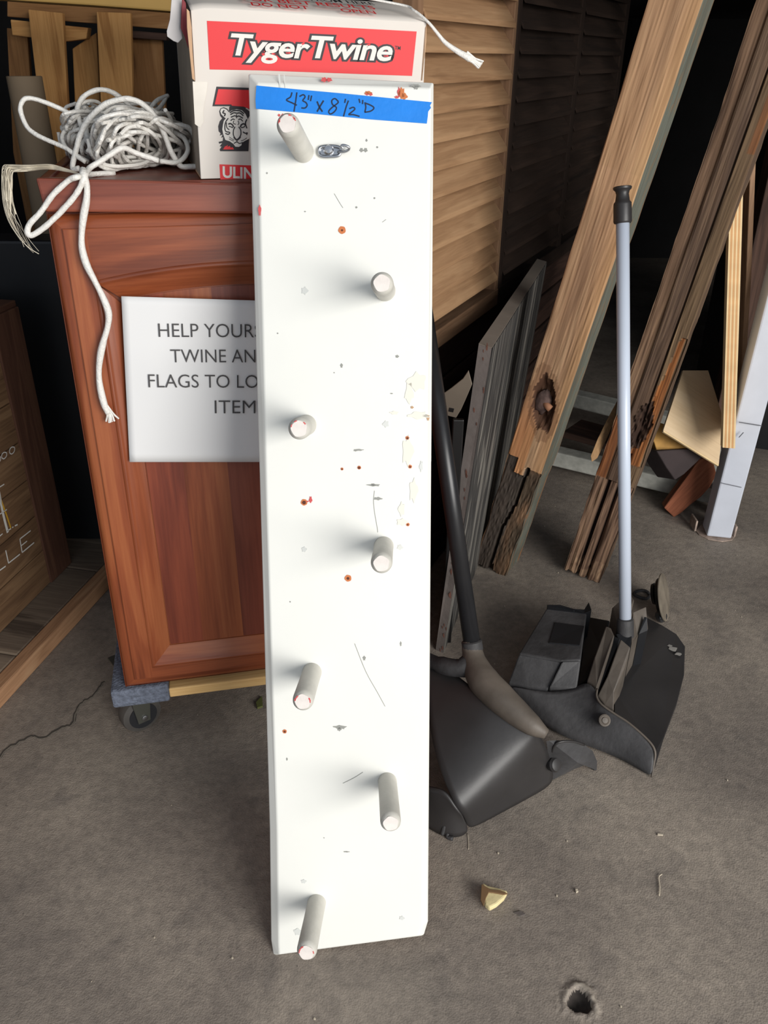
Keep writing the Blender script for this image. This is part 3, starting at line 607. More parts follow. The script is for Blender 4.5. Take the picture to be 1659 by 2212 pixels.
# ------------------------------------------------------------------ twine
def tw(name, pts, r, mat=None, parent=None, seg=8, k=8, wob=0.0004, flat=1):
    P = catmull(pts, k); P = [p+Vector((noise.noise(p*90), noise.noise(p*90+Vector((9, 0, 0))), noise.noise(p*90+Vector((0, 7, 0)))))*wob for p in P]
    return tube_data(P, [r*(1+.12*noise.noise(p*150)) for p in P], seg, flat=flat)
q6 = lambda x, y: (x/3.77, 180+y/3.77)
troot = empty('twine_tangle', atY(280, 380, 1.2), 'large tangle of shiny white twine heaped on top of the cabinet', 'twine')
ztop = topz+.001
parts = []
rnd = random.Random(3)
def loop(cx_, cy_, rx, ry, ph, Y, turns=1.25, tilt=0.0, jit=.12, r=.0025):
    pts = []; nn = int(12*turns)
    for i in range(nn):
        a = ph+2*math.pi*i/12; sx = 1+jit*rnd.uniform(-1, 1); X = cx_+rx*math.cos(a)*sx*math.cos(tilt)-ry*math.sin(a)*math.sin(tilt); Yp = cy_+rx*math.cos(a)*math.sin(tilt)+ry*math.sin(a)*sx*math.cos(tilt)
        yy = Y+.05*math.sin(a+1)+.015*rnd.uniform(-1, 1)
        p = atY(X, Yp, yy)
        if p.z < ztop+r: p.z = ztop+r
        pts.append(p)
    return tw('', pts, r, k=5)
for i in range(46): parts.append(loop(rnd.gauss(292, 22), rnd.gauss(312, 14), rnd.uniform(34, 92), rnd.uniform(28, 66), rnd.uniform(0, 6), rnd.uniform(1.15, 1.26), rnd.uniform(.8, 1.6), rnd.uniform(-.5, .4)))
for i in range(28): parts.append(loop(rnd.gauss(198, 14), rnd.gauss(292, 16), rnd.uniform(22, 58), rnd.uniform(20, 52), rnd.uniform(0, 6), rnd.uniform(1.22, 1.34), rnd.uniform(.8, 1.4), rnd.uniform(-.5, .5), r=.0023))
for i in range(16): parts.append(loop(rnd.gauss(330, 22), rnd.gauss(275, 14), rnd.uniform(35, 70), rnd.uniform(16, 36), rnd.uniform(0, 6), rnd.uniform(1.25, 1.33), rnd.uniform(.6, 1.1), rnd.uniform(-.3, .3)))
merge('coils', parts, MT['twine'], troot)
for L, ya, yb_, r in [
  ([(640, 285), (500, 210), (340, 145), (230, 120), (180, 150), (165, 220), (200, 320), (260, 395), (380, 460), (520, 520), (580, 560), (700, 640)], 1.20, 1.14, .0030),
  ([(790, 620), (700, 440), (645, 300), (632, 200), (680, 110), (790, 55), (900, 68), (1000, 130), (1080, 210), (1150, 290)], 1.17, 1.27, .0033),
  ([(655, 745), (590, 690), (625, 520), (665, 390), (735, 280), (850, 175), (990, 130), (1100, 138), (1200, 200), (1290, 310), (1340, 420), (1400, 570), (1470, 670), (1550, 735), (1600, 720)], 1.14, 1.17, .0036),
  ([(820, 640), (740, 500), (700, 380), (720, 300), (800, 200)], 1.15, 1.2, .0034),
  ([(1600, 730), (1540, 760), (1480, 775)], 1.19, 1.17, .003),
  ([(720, 640), (560, 545), (510, 470), (520, 400), (600, 350), (700, 330)], 1.17, 1.22, .003),
  ([(720, 560), (760, 510), (900, 450), (1100, 390), (1300, 350), (1480, 345), (1570, 400), (1590, 560), (1600, 720)], 1.14, 1.22, .0034),
  ([(1300, 635), (1450, 640), (1530, 550), (1500, 450), (1420, 400)], 1.15, 1.2, .0032),
  ([(1370, 100), (1290, 130), (1220, 200), (1150, 260)], 1.34, 1.3, .003), ([(1360, 100), (1300, 200), (1230, 230)], 1.34, 1.3, .003)]:
    P_ = [atY(*q6(*p), ya+(yb_-ya)*i/(len(L)-1)) for i, p in enumerate(L)]
    for p in P_:
        if p.y > 1.12 and p.z < ztop+r: p.z = ztop+r
    V_, F_ = tw('', P_, r, k=6); meshobj('loose_loop', V_, F_, MT['twine'], troot, None, True)
# loop and end hanging in front of the door
def onC(px, py, off): return CPL.at(px, py, off)
L = [(1290, 630), (1100, 565), (1000, 525), (900, 580), (800, 645), (720, 700)]
P_ = [atY(*q6(*p), 1.13-.012*i) for i, p in enumerate(L)]
P_ += [onC(*q6(*p), .012) for p in [(690, 760), (640, 870), (540, 1000), (400, 1140), (270, 1235), (225, 1215), (240, 1150), (330, 1050), (440, 900), (560, 790), (640, 760)]]
P_ += [atY(*q6(720, 742), 1.10), atY(*q6(930, 730), 1.13)]
V_, F_ = tw('', P_, .0035, k=8); meshobj('hanging_loop', V_, F_, MT['twine'], troot, None, True)
q3 = lambda x, y: (60+x/3.072, 360+y/3.072)
L = [(365, 25), (372, 60), (392, 130), (390, 220), (370, 330), (358, 440), (360, 540), (390, 650), (445, 760), (500, 870), (535, 970), (530, 1060), (502, 1160), (482, 1250), (472, 1350), (478, 1450), (505, 1570), (535, 1640)]
P_ = [onC(*q3(*p), .011) for p in L]; P_[0] = onC(*q3(365, 20), .0)
Pp = catmull(P_, 6); V_, F_ = tube_data(Pp, [.0042*(1+.12*math.sin(i*.35)) for i in range(len(Pp))], 8); en = meshobj('hanging_end', V_, F_, MT['twine'], troot, None, True)
fr = []
for ex_, ey in [(520, 1690), (540, 1700), (558, 1692), (575, 1690), (603, 1672), (548, 1698)]:
    fr.append(tube_data(catmull([onC(*q3(512+rnd.uniform(-12, 12), 1570), .011), onC(*q3((535+ex_)/2, 1640), .011), onC(*q3(ex_, ey), .011+rnd.uniform(-.003, .004))], 4), .0013, 6))
merge('frayed_end', fr, MT['twine'], en)
fr = []
base = [(640, 745), (520, 705), (400, 680), (250, 690), (110, 690), (62, 705), (58, 800), (60, 950), (80, 1080), (130, 1200), (190, 1300), (260, 1370), (340, 1440)]
for i in range(44):
    nn_ = max(6, int(len(base)*rnd.uniform(.55, 1))); pts = []; w_ = rnd.choice([.35, .6, 1, 1.5]); ph = rnd.uniform(0, 6); ph2 = rnd.uniform(0, 6)
    for n_, (x, y) in enumerate(base[:nn_]):
        t_ = n_/len(base); sp = (8+46*t_*(1.2-.5*t_))*w_; yy = 1.06-.012*t_+rnd.uniform(-.004, .004) if n_ > 2 else 1.10
        p = atY(*q6(x+sp*math.sin(ph+n_*.55), y+sp*math.cos(ph2+n_*.5)*.8), yy)
        if n_ < 3 and p.z < ztop+.002: p.z = ztop+.002
        pts.append(p)
    fr.append(tube_data(catmull(pts, 6), rnd.choice([.00025, .0003, .0004, .0006, .0011]), 4))
merge('frayed_strands', fr, MT['fray'], troot, 'dull frayed strands hanging at the left')
# loose twine end from the carton
eroot_p = [TF[4]+XN*.05+Vector((0, 0, .03)), XPL.at(870, 5, 0)+XN*.03, XPL.at(900, 22, .0)+XN*.01, XPL.at(925, 48, .004), XPL.at(945, 72, .008), XPL.at(962, 92, .01), XPL.at(990, 112, .012), XPL.at(1015, 126, .014)]
te = empty('twine_end', TF[-1], 'flat white twine end poking out of the carton corner', 'twine')
Pp = catmull(eroot_p, 6); V_, F_ = tube_data(Pp, [.0016+.0034*(i/len(Pp))**3 for i in range(len(Pp))], 8, flat=.7); meshobj('strand', V_, F_, MT['twine'], te, None, True)
fr = []
for k in range(12):
    a = k/11; fr.append(tube_data([XPL.at(1003+6*a, 124-12*a+rnd.uniform(-1, 1), .014), XPL.at(1022+4*a, 136-10*a, .015), XPL.at(1033+11*a, 149-16*a+rnd.uniform(-2, 2), .014+rnd.uniform(-.003, .003))], .0011, 5))
merge('frayed_tip', fr, MT['twine'], te)

# ------------------------------------------------------------------ louvred shutter and the crate under it
SD = Vector((math.sin(math.radians(25)), math.cos(math.radians(25)), 0)); SN = Vector((-SD.y, SD.x, 0))*1.0
SPL = Plane(atT(1000, 300, 1.50), SN)
def sl_(px, py): p = SPL.at(px, py)-SPL.p; return p.dot(SD), p.z
uL = sl_(908, 300)[0]; uS = sl_(1097, 300)[0]; uM = sl_(1232, 300)[0]; uR = sl_(1320, 300)[0]
zt_ = .62; zrail = sl_(942, 755)[1]; z56, z439 = sl_(1050, 56)[1], sl_(1050, 439)[1]; sp = (z56-z439)/7
sroot = empty('louvred_shutter', SPL.p+SD*uS+Vector((0, 0, zrail)), 'light cedar louvred shutter standing just behind the white board and carton', 'shutter')
def SP(u, z, d=0): return SPL.p+SD*u+Vector((0, 0, z))+SN*d   # d > 0 away from viewer
ztopl = z56+sp*4.5
s2root = empty('louvred_shutter', SPL.p+SD*uM+Vector((0, 0, zrail)), 'louvred shutter standing beyond the light one, deep shade put into its dark colour', 'shutter')
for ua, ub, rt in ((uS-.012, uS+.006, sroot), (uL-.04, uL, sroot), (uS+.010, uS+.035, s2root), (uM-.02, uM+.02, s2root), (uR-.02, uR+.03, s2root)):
    box('stile', SP(ua, zrail), SD*(ub-ua), SN*.035, (0, 0, ztopl-zrail), MT['cedar_dark'] if rt == sroot else MT['cedar_shade'], rt, (0, 0, 1), .002)
for zz_, hh_ in ((zrail, .038), (ztopl, .06)):
    box('rail', SP(uL-.04, zz_, -.002), SD*(uS-uL+.046), SN*.036, (0, 0, hh_), MT['cedar_dark'], sroot, SD, .002)
    box('rail', SP(uS+.010, zz_, -.002), SD*(uR-uS+.02), SN*.036, (0, 0, hh_), MT['cedar_shade'], s2root, SD, .002)
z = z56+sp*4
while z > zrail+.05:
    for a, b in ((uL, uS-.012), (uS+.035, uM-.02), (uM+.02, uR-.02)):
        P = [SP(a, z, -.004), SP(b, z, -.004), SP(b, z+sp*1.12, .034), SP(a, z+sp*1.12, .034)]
        prism('slat', P, Vector((0, 0, .009)), MT['cedar'] if b < uS else MT['cedar_shade'], sroot if b < uS else s2root, SD, .002)
    z -= sp
kroot = empty('dark_crate', (SPL.p+SD*.1)*1, 'dark wooden crate standing under the louvred shutter', 'crate')
zc_ = SPL.p.z+zrail
for k in range(6):
    hz = zc_/6; bx0 = SP(uL-.04, 0, .02); bx0.z = k*hz+.004
    box('plank', bx0, SD*(uR-uL+.1), SN*.10, (0, 0, hz-.008), MT['darkwood'], kroot, SD, .003)
# metal bracket with a square hole
mroot = empty('metal_bracket', atT(975, 880, 1.46), 'small pale metal bracket with square hole, in shadow right of the white board', 'bracket')
MP = Plane(atT(975, 880, 1.46), yawn(-10, 0))
o = prism('plate', [MP.at(x, y) for x, y in [(955, 852), (975, 838), (1000, 818), (1012, 800), (1020, 830), (1005, 865), (996, 885), (985, 903), (966, 898)]], MP.n*.003, MT['bracketmetal'], mroot, (1, 0, 0), .001)
prism('square_hole', [MP.at(x, y, .0012) for x, y in [(971, 881), (981, 883), (979, 891), (969, 889)]], MP.n*.001, MT['blackmetal'], mroot, (1, 0, 0), 0)
bar('post', atT(990, 905, 1.462), Vector((atT(990, 905, 1.462).x, atT(990, 905, 1.462).y, .0)), .02, .01, (0, 1, 0), MT['blackmetal'], mroot)

# ------------------------------------------------------------------ weathered panel on edge
wroot = empty('weathered_panel', atZ(950, 1408, 0), 'weathered grey wooden panel standing on edge behind the black dustpan handle', 'panel')
f0, f1 = atZ(941, 1404, 0), atZ(957, 1410, 0); 
tz = .64; g0, g1 = atY(1034, 744, f0.y+.06), atY(1062, 753, f1.y+.06)
D1 = Vector((math.sin(math.radians(17)), math.cos(math.radians(17)), 0)); LL = .72
up_ = (g0-f0)
V = [f0, f1, g1, g0]; V += [p+D1*LL for p in V]
Mx = frameM(f1, (g1-f1), D1)
me = [(0, 1, 2, 3), (1, 5, 6, 2), (3, 2, 6, 7), (4, 7, 6, 5), (0, 3, 7, 4), (0, 4, 5, 1)]
core = meshobj('panel_core', [v*1 for v in V], me, MT['boardedge'], wroot, Mx)
sx = (f1-f0).normalized()
prism('veneer_face', [f1+sx*.0003, g1+sx*.0003, g1+D1*LL+sx*.0003, f1+D1*LL+sx*.0003], sx*.0012, MT['weathered'], wroot, g1-f1, 0, 'weathered flaking grey face')
prism('top_edge', [g0+Vector((0, 0, .0003)), g1+Vector((0, 0, .0003)), g1+D1*LL+Vector((0, 0, .0003)), g0+D1*LL+Vector((0, 0, .0003))], (0, 0, .0012), MT['boardtop'], wroot, D1, 0)
EP = Plane(f0-D1*.0004, D1); J = []
for k in range(26):
    s = rnd.random(); t = rnd.uniform(.3, .95); c = f0.lerp(g0, s).lerp(f1.lerp(g1, s), t)-D1*.0006; rr = rnd.uniform(.001, .0028)
    J.append(flatpoly([c+sx*math.cos(a)*rr*rnd.uniform(.5, 1)+Vector((0, 0, 1))*math.sin(a)*rr*rnd.uniform(1.5, 4) for a in [i*.7 for i in range(9)]], .0002, D1))
merge('rust_flecks', J, MT['rust'], wroot, 'rust coloured flecks on the edge')['kind'] = 'stuff'

# ------------------------------------------------------------------ leaning timbers
def timber(name, a, b, w, d, facen, colfn, dispfn, mat, root, nl=360, ns=14, notch=None):
    """square post from a (foot centre) to b; facen = direction of the face towards the viewer"""
    a, b = Vector(a), Vector(b); ax = (b-a).normalized(); L_ = (b-a).length; fn = (Vector(facen)-ax*Vector(facen).dot(ax)).normalized(); sd = ax.cross(fn).normalized()
    if sd.dot(RT) < 0: sd = -sd
    per = []
    for k in range(ns): per.append((-1+2*k/ns, 1))
    for k in range(ns): per.append((1, 1-2*k/ns))
    for k in range(ns): per.append((1-2*k/ns, -1))
    for k in range(ns): per.append((-1, -1+2*k/ns))
    m_ = len(per); V = []; C = []
    for i in range(nl+1):
        s = L_*i/nl
        for (u_, v_) in per:
            q = Vector((s, u_, v_)); du = dispfn(s, u_, v_)
            uu = u_*w/2; vv = v_*d/2
            n2 = noise.noise(Vector((s*6, u_*1.5+3, v_*1.5)))*.0018+noise.noise(Vector((s*14, u_*9, v_*9)))*.0011
            if v_ == 1: vv += n2+du
            elif v_ == -1: vv -= n2
            if abs(u_) == 1: uu += (n2+(du if v_ < 1 else 0))*u_
            if abs(u_) == 1 and abs(v_) == 1: uu *= .975; vv *= .975
            s2 = s
            if notch and i < nl*.06: s2 = s+notch(u_, v_)*(1-i/(nl*.06))
            V.append(a+ax*s2+sd*uu+fn*vv); C.append(colfn(s, u_, v_))
    F = [(i*m_+k, i*m_+(k+1) % m_, (i+1)*m_+(k+1) % m_, (i+1)*m_+k) for i in range(nl) for k in range(m_)]
    F += [tuple(reversed(range(m_))), tuple(nl*m_+k for k in range(m_))]
    # orientation check
    o = meshobj('post_body', V, F, mat, root, frameM(a, ax, fn), False, C)
    return o, ax, sd, fn, L_
def sstep(a, b, x): t = max(0, min(1, (x-a)/(b-a))); return t*t*(3-2*t)
def mixc(a, b, t): return tuple(p+(q-p)*t for p, q in zip(a, b))
# timber one
a1 = atZ(1072, 1218, 0); b1 = atT(1473, 0, 1.335)
ext = (b1-a1).normalized(); b1e = b1+ext*.25
sag = (a1-CAM); facing = (CAM-(a1+b1)/2).normalized()
# turn the post so that a narrow strip of its right side shows
sidev = (b1-a1).cross(facing).normalized(); 
if sidev.dot(RT) < 0: sidev = -sidev
fn1 = (facing*math.cos(math.radians(-13))+sidev*math.sin(math.radians(-13))).normalized()
t1root = empty('leaning_timber', a1, 'light brown square timber with blackened rotten foot, left of the two leaning posts', 'timber', None)
Lp = (b1-a1).length
def s_of(px, py):                      # distance along timber 1 for a pixel on its axis
    best = min(range(0, 1301), key=lambda i: abs((lambda q: (CY-FPX*(q-CAM).dot(UP)/(q-CAM).dot(FW)))(a1+ext*i*.001)-py)); return best*.001
sBurn = s_of(0, 1000); sHole = s_of(0, 860)
def jag(u_): return .022 if u_ < -.45 else (-.014 if u_ < .12 else .006)
def col1(s, u_, v_):
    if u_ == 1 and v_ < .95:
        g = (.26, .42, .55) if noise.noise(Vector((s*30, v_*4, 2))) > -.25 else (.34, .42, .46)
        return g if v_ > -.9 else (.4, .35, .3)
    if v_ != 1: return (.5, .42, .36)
    c = (1.0, .93, .86)
    nn = noise.noise(Vector((s*5, u_*2, 0)))
    c = mixc(c, (.78, .72, .68), sstep(0, .5, nn)); c = mixc(c, (1.18, 1.06, .78), .5*sstep(.2, .9, u_))
    if s < .52 and u_ < .05 and s > sBurn-.02: c = mixc(c, (1.05, .66, .38), .65*sstep(.52, .36, s))
    if s > .9: c = mixc(c, (.86, .80, .66), .3)
    if s < sBurn+jag(u_)+.004*noise.noise(Vector((u_*6, 1, 1))):
        k = .5+.5*noise.noise(Vector((s*14, u_*3, 5)))
        c = mixc((.09, .11, .15), (.19, .225, .29), k) if u_ < .0+.35*(s/sBurn)*.6 else mixc((.18, .19, .20), (.52, .46, .42), sstep(.35, .85, k))
    cr_ = .02+.5*(s-.10)*3 if s > .1 else -.1
    crk = -.15+.45*sstep(.05, .30, s)+.10*math.sin(s*40)*.5
    if s < sBurn+.01 and abs(u_-crk) < .075: c = (.05, .045, .045)
    dh = math.hypot((s-sHole)/.060, (u_-.0-(s-sHole)*-5)/.60)+.22*noise.noise(Vector((s*40, u_*4, 8)))
    if dh < 1: c = mixc((.10, .07, .06), (.26, .19, .17), .5+.5*noise.noise(Vector((s*60, u_*7, 0))))
    elif dh < 1.35: c = mixc(c, (.5, .4, .34), .6)
    return c
def dis1(s, u_, v_):
    d = 0
    if v_ == 1:
        dh = math.hypot((s-sHole)/.060, (u_-.0-(s-sHole)*-5)/.60)+.22*noise.noise(Vector((s*40, u_*4, 8)))
        if dh < 1: d -= .024*(1-dh**3)*(.7+.4*noise.noise(Vector((s*50, u_*5, 3))))
        crk = -.15+.45*sstep(.05, .30, s)+.10*math.sin(s*40)*.5
        if s < sBurn+.01 and abs(u_-crk) < .075: d -= .012
        if s < sBurn+jag(u_): d -= .005
        if s < sBurn: d += .002*noise.noise(Vector((s*60, u_*10, 0)))
    if s < sBurn and abs(u_) == 1: d -= .003+.004*noise.noise(Vector((s*20, u_, v_)))
    return d
o, ax1, sd1, fq1, _ = timber('t', a1, b1e, .084, .084, fn1, col1, dis1, MT['timber'], t1root, 520, 26, lambda u_, v_: .016*abs(noise.noise(Vector((u_*2.3, v_*2, 4))))+(.02 if -.15 < u_ < .1 and v_ == 1 else 0))
# knot in the hollow
kp = a1+ax1*sHole+fq1*.030
kv, kf = [], []
for i in range(9):
    for j in range(14):
        th, ph = math.pi*i/8, 2*math.pi*j/14; rr = .017*(1+.3*noise.noise(Vector((th*2, ph, 0))))
        kv.append(kp+ax1*math.cos(th)*rr*1.5+sd1*math.sin(th)*math.cos(ph)*rr+fq1*math.sin(th)*math.sin(ph)*rr*.7-sd1*.006)
kf = [(i*14+j, i*14+(j+1) % 14, (i+1)*14+(j+1) % 14, (i+1)*14+j) for i in range(8) for j in range(14)]
meshobj('rotten_knot', kv, kf, plain('rotten_knot', (92, 72, 66), .85, var=.4, vscale=60, bump=.8), t1root, None, True)
tube('broken_dowel', [kp-sd1*.002+fq1*.004, kp+sd1*.016-ax1*.006+fq1*.008], [.007, .0075], plain('dowel', (150, 104, 76), .8, var=.2, vscale=80), t1root, 10)
# timber two
a2 = atZ(1264, 1232, 0); b2 = atT(1698, 0, 1.43); ext2 = (b2-a2).normalized(); b2e = b2+ext2*.25
facing2 = (CAM-(a2+b2)/2).normalized(); sv2 = (b2-a2).cross(facing2).normalized()
if sv2.dot(RT) < 0: sv2 = -sv2
fn2 = (facing2*math.cos(math.radians(-5))+sv2*math.sin(math.radians(-5))).normalized()
t2root = empty('leaning_timber', a2, 'dark brown split square timber with orange bare patches, right of the two leaning posts', 'timber', None)
def s2_of(py):
    return min(range(0, 1301), key=lambda i: abs((lambda q: (CY-FPX*(q-CAM).dot(UP)/(q-CAM).dot(FW)))(a2+ext2*i*.001)-py))*.001
sK = s2_of(905); sO1, sO2 = s2_of(985), s2_of(715); sU = s2_of(300); sFt = s2_of(1030)
def col2(s, u_, v_):
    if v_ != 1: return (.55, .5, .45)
    nn = noise.noise(Vector((s*4, u_*3, 2)))
    c = (.86, .74, .64) if u_ < -.45 else ((.52, .46, .43) if u_ < .35 else (.72, .66, .52))
    c = mixc(c, (1.1, .95, .8), .6*sstep(.1, .6, nn) if u_ < -.3 else .25*sstep(.1, .6, nn))
    if .28 < u_ < .36: c = (.2, .17, .15)
    if s > sO1 and s < sO2 and u_ > .30+.4*((s-sO1)/(sO2-sO1))**1.5+.12*noise.noise(Vector((s*30, u_*3, 0))) and u_ < .92: c = mixc((1.35, .75, .34), (.9, .42, .16), .5+.5*noise.noise(Vector((s*10, u_*30, 0))))
    if sFt < s < sFt+.14 and u_ < -.5: c = mixc((1.4, .76, .36), (.7, .36, .2), .5+.5*noise.noise(Vector((s*12, u_*30, 0))))
    if s > sU-.02 and s < sU+.12 and u_ > .62: c = mixc((1.25, .74, .4), (.6, .4, .28), .5+.5*noise.noise(Vector((s*10, u_*30, 0))))
    if s < sFt:
        c = mixc((.62, .52, .48), (.95, .82, .74), .5+.5*noise.noise(Vector((s*9, u_*5, 7))))
        if abs(u_+.28) < .06 or abs(u_-.22) < .06: c = (.10, .07, .07)
        if s < .05: c = mixc(c, (1.25, 1.15, 1.02), sstep(.2, .6, abs(noise.noise(Vector((s*40, u_*5, 7))))*2))
    dk = math.hypot((s-sK)/.05, (u_-.35)/.42)+.3*noise.noise(Vector((s*40, u_*4, 8)))
    if dk < 1: c = mixc((.12, .09, .08), (.34, .26, .24), .5+.5*noise.noise(Vector((s*60, u_*9, 0))))
    return c
def dis2(s, u_, v_):
    d = 0
    if v_ == 1:
        d -= .006*sstep(-.35, -.45, u_)*(1 if s > sFt else 0)
        if .26 < u_ < .38: d -= .007
        if s < sFt and (abs(u_+.28) < .06 or abs(u_-.22) < .06): d -= .014
        if s < sFt: d -= .004+.004*noise.noise(Vector((s*12, u_*6, 0)))
        dk = math.hypot((s-sK)/.05, (u_-.35)/.42)+.3*noise.noise(Vector((s*40, u_*4, 8)))
        if dk < 1: d -= .014*(1-dk)+.01*noise.noise(Vector((s*70, u_*9, 3)))
        if s > sO1 and s < sO2 and u_ > .30+.4*((s-sO1)/(sO2-sO1))**1.5: d -= .005+.003*noise.noise(Vector((s*8, u_*30, 0)))
    if abs(u_) == 1: d -= .003*abs(noise.noise(Vector((s*16, u_, v_))))
    return d
timber('t', a2, b2e, .086, .086, fn2, col2, dis2, MT['oldtimber'], t2root, 520, 26, lambda u_, v_: .02*abs(noise.noise(Vector((u_*2.3, v_*2, 9)))))
prism('splinter', [atT(x, y, 1.80) for x, y in [(1333, 866), (1312, 905), (1290, 950), (1276, 985), (1278, 998), (1290, 990), (1310, 950), (1330, 905)]], facing2*-.012, wood('splinter_wood', [(96, 74, 54), (140, 108, 74), (166, 130, 92)], 1.2, .8, 10, .8), t2root, ext2, .001)

# ------------------------------------------------------------------ white steel rack frame
lz = atZ(1547, 1152, 0); 
def onleg(px, py): return atY(px, py, lz.y+.012)
rroot = empty('steel_rack', lz, 'white painted square steel leg of a rack with rusty foot plate', 'rack')
lt = atY(1700, 560, lz.y+.02)
leg = bar('leg', lz+Vector((0, 0, .004)), lt+(lt-lz).normalized()*.35, .060, .060, (0.15, 1, 0), MT['steelwhite'], rroot, .004)
LPn = Plane(lz-Vector((0, .0305, 0)), Vector((0, 1, 0)))
merge('seam_line', [stroke(LPn, [(1596, 912), (1646, 920)], 1.6, .0005), stroke(LPn, [(1556, 1043), (1602, 1053)], 1.2, .0005), stroke(LPn, [(1596, 945), (1606, 934)], 2, .0005)], MT['seam'], leg)
fp = [atZ(x, y, .003) for x, y in [(1503, 1146), (1510, 1154), (1530, 1164), (1560, 1169), (1582, 1166), (1588, 1158), (1584, 1140), (1515, 1132)]]
prism('foot_plate', fp, (0, 0, -.003), MT['plate'], rroot, (1, 0, 0), .001)
for A_, B_ in [((1502, 1148), (1508, 1122)), ((1587, 1160), (1591, 1124))]:
    q = atZ(*A_, .003); box('foot_lug', q-Vector((.003, 0, 0)), (.005, 0, 0), (0, .04, 0), (0, 0, .03), MT['plate'], rroot, (1, 0, 0), .001)
r0 = atZ(1548, 1066, .045); r1 = atZ(1215, 988, .045)
bar('rung_bracket', Vector((lz.x+.005, lz.y+.03, .05)), Vector((r0.x, r0.y, .05)), .035, .035, (0, 0, 1), MT['steelgrime'], rroot, .003)
bar('rung', r0+(r0-r1)*.06, r1+(r1-r0)*.3, .05, .045, (0, 0, 1), MT['steelgrime'], rroot, .004)
r2 = atZ(1340, 884, .112); r3 = atZ(1250, 862, .112); 
bar('rung', r2+(r2-r3)*2.0, r3-(r2-r3)*.6, .05, .045, (0, 0, 1), MT['steelgrime'], rroot, .004)
bar('shelf_board', atZ(1420, 975, .112), atZ(1235, 925, .112), .12, .018, (0, 0, 1), MT['darkwood'], rroot, .002)
bar('side_rail', r0+Vector((0, .02, 0)), r2+(r2-r3)*2.0, .04, .04, (0, 0, 1), MT['steelgrime'], rroot, .004)
fl_ = bar('leg', Vector(((r2+(r2-r3)*2.0).x, (r2+(r2-r3)*2.0).y, 0)), Vector(((r2+(r2-r3)*2.0).x+.002, (r2+(r2-r3)*2.0).y, .13)), .05, .05, (0, 1, 0), MT['steelgrime'], rroot, .004)

# ------------------------------------------------------------------ plywood offcuts and blocks
def slab(name, pts, pl, th, mat, parent=None, grain=None, bev=.001, label=None):
    return prism(name, [pl.at(x, y) for x, y in pts], pl.n*th, MT[mat] if isinstance(mat, str) else mat, parent, grain, bev, label)
# tall plywood strip
PY = Plane(atT(1575, 967, 1.86), yawn(4, -3))
pr = empty('plywood_board', atT(1575, 967, 1.87), 'tall pale plywood board standing upright with its layered edge facing forward', 'plywood')
e0, e1, e2, e3 = (1561, 967), (1588, 969), (1606, 380), (1578, 380)
nb = 7
for k in range(nb):
    s0, s1 = k/nb, (k+1)/nb
    lx = lambda s, a, b: (a[0]+(b[0]-a[0])*s, a[1]+(b[1]-a[1])*s)
    slab('ply_layer', [lx(s0, e0, e1), lx(s1, e0, e1), lx(s1, e3, e2), lx(s0, e3, e2)], PY, .012, 'plyl' if k % 2 == 0 else 'plyd', pr, (0, 0, 1), .0004)
A_, B_ = PY.at(*e1), PY.at(*e2); dv = Vector((.42, 1, 0)).normalized()*.16; A3, B3 = PY.at(*e0), PY.at(*e3)
V = [A_+PY.n*.012, B_+PY.n*.012, B_+PY.n*.012+dv, A_+PY.n*.012+dv, A3+PY.n*.012, B3+PY.n*.012, B3+PY.n*.012+dv, A3+PY.n*.012+dv]
meshobj('ply_face', V, [(0, 1, 2, 3), (7, 6, 5, 4), (4, 5, 1, 0), (3, 2, 6, 7), (1, 5, 6, 2), (0, 3, 7, 4)][::1], MT['ply'], pr, frameM(A_, B_-A_, dv))
# second board behind it
p2r = empty('narrow_panel', atT(1606, 868, 2.0), 'narrow brown panel edge standing just behind the plywood board', 'panel')
PZ = Plane(atT(1606, 868, 2.02), yawn(6, 0))
slab('panel_body', [(1597, 880), (1608, 850), (1624, 590), (1634, 330), (1622, 330), (1612, 600)], PZ, .05, wood('panel_brown', [(120, 92, 70), (150, 118, 92), (168, 136, 108)], 1, .75, 8, .3), p2r, (0, 0, 1), .002)
bar('panel_foot', atT(1602, 876, 2.035), Vector((atT(1602, 876, 2.035).x, atT(1602, 876, 2.035).y, 0)), .03, .03, (0, 1, 0), MT['darkwood'], p2r)
# leaning plywood offcut
PO = Plane(atT(1500, 960, 1.95), yawn(18, 32))
po = empty('plywood_offcut', PO.at(1500, 965), 'small pale plywood offcut leaning with its lower edge bright, right of the dark timber', 'plywood')
slab('sheet', [(1433, 929), (1553, 1003), (1563, 905), (1530, 800), (1476, 800)], PO, .006, 'ply', po, PO.at(1553, 1003)-PO.at(1433, 929), .0006)
slab('edge_ply', [(1433, 929), (1553, 1003), (1552, 1007), (1433, 933)], Plane(PO.p-PO.n*.0006, PO.n), .006, 'plyl', po, PO.at(1553, 1003)-PO.at(1433, 929), .0003)
PB = Plane(atT(1450, 950, 2.0), yawn(0, 40))
slab_ = slab('yellow_block', [(1421, 911), (1407, 940), (1414, 958), (1419, 975), (1497, 967), (1480, 930)], PB, .05, 'osb', None, (1, 0, 0), .002); tag(slab_, 'yellowish rough wood block under the plywood offcut', 'block')
PK = Plane(atT(1450, 1000, 1.98), yawn(20, 20))
slab_ = slab('dark_block', [(1419, 974), (1500, 968), (1520, 985), (1478, 1025), (1459, 1037), (1440, 1010)], PK, .07, 'darkblock', None, (1, 0, 0), .003); tag(slab_, 'dark brown block wedged beneath the yellowish wood block', 'block')
PRb = Plane(atZ(1456, 1117, 0), yawn(-10, 12))
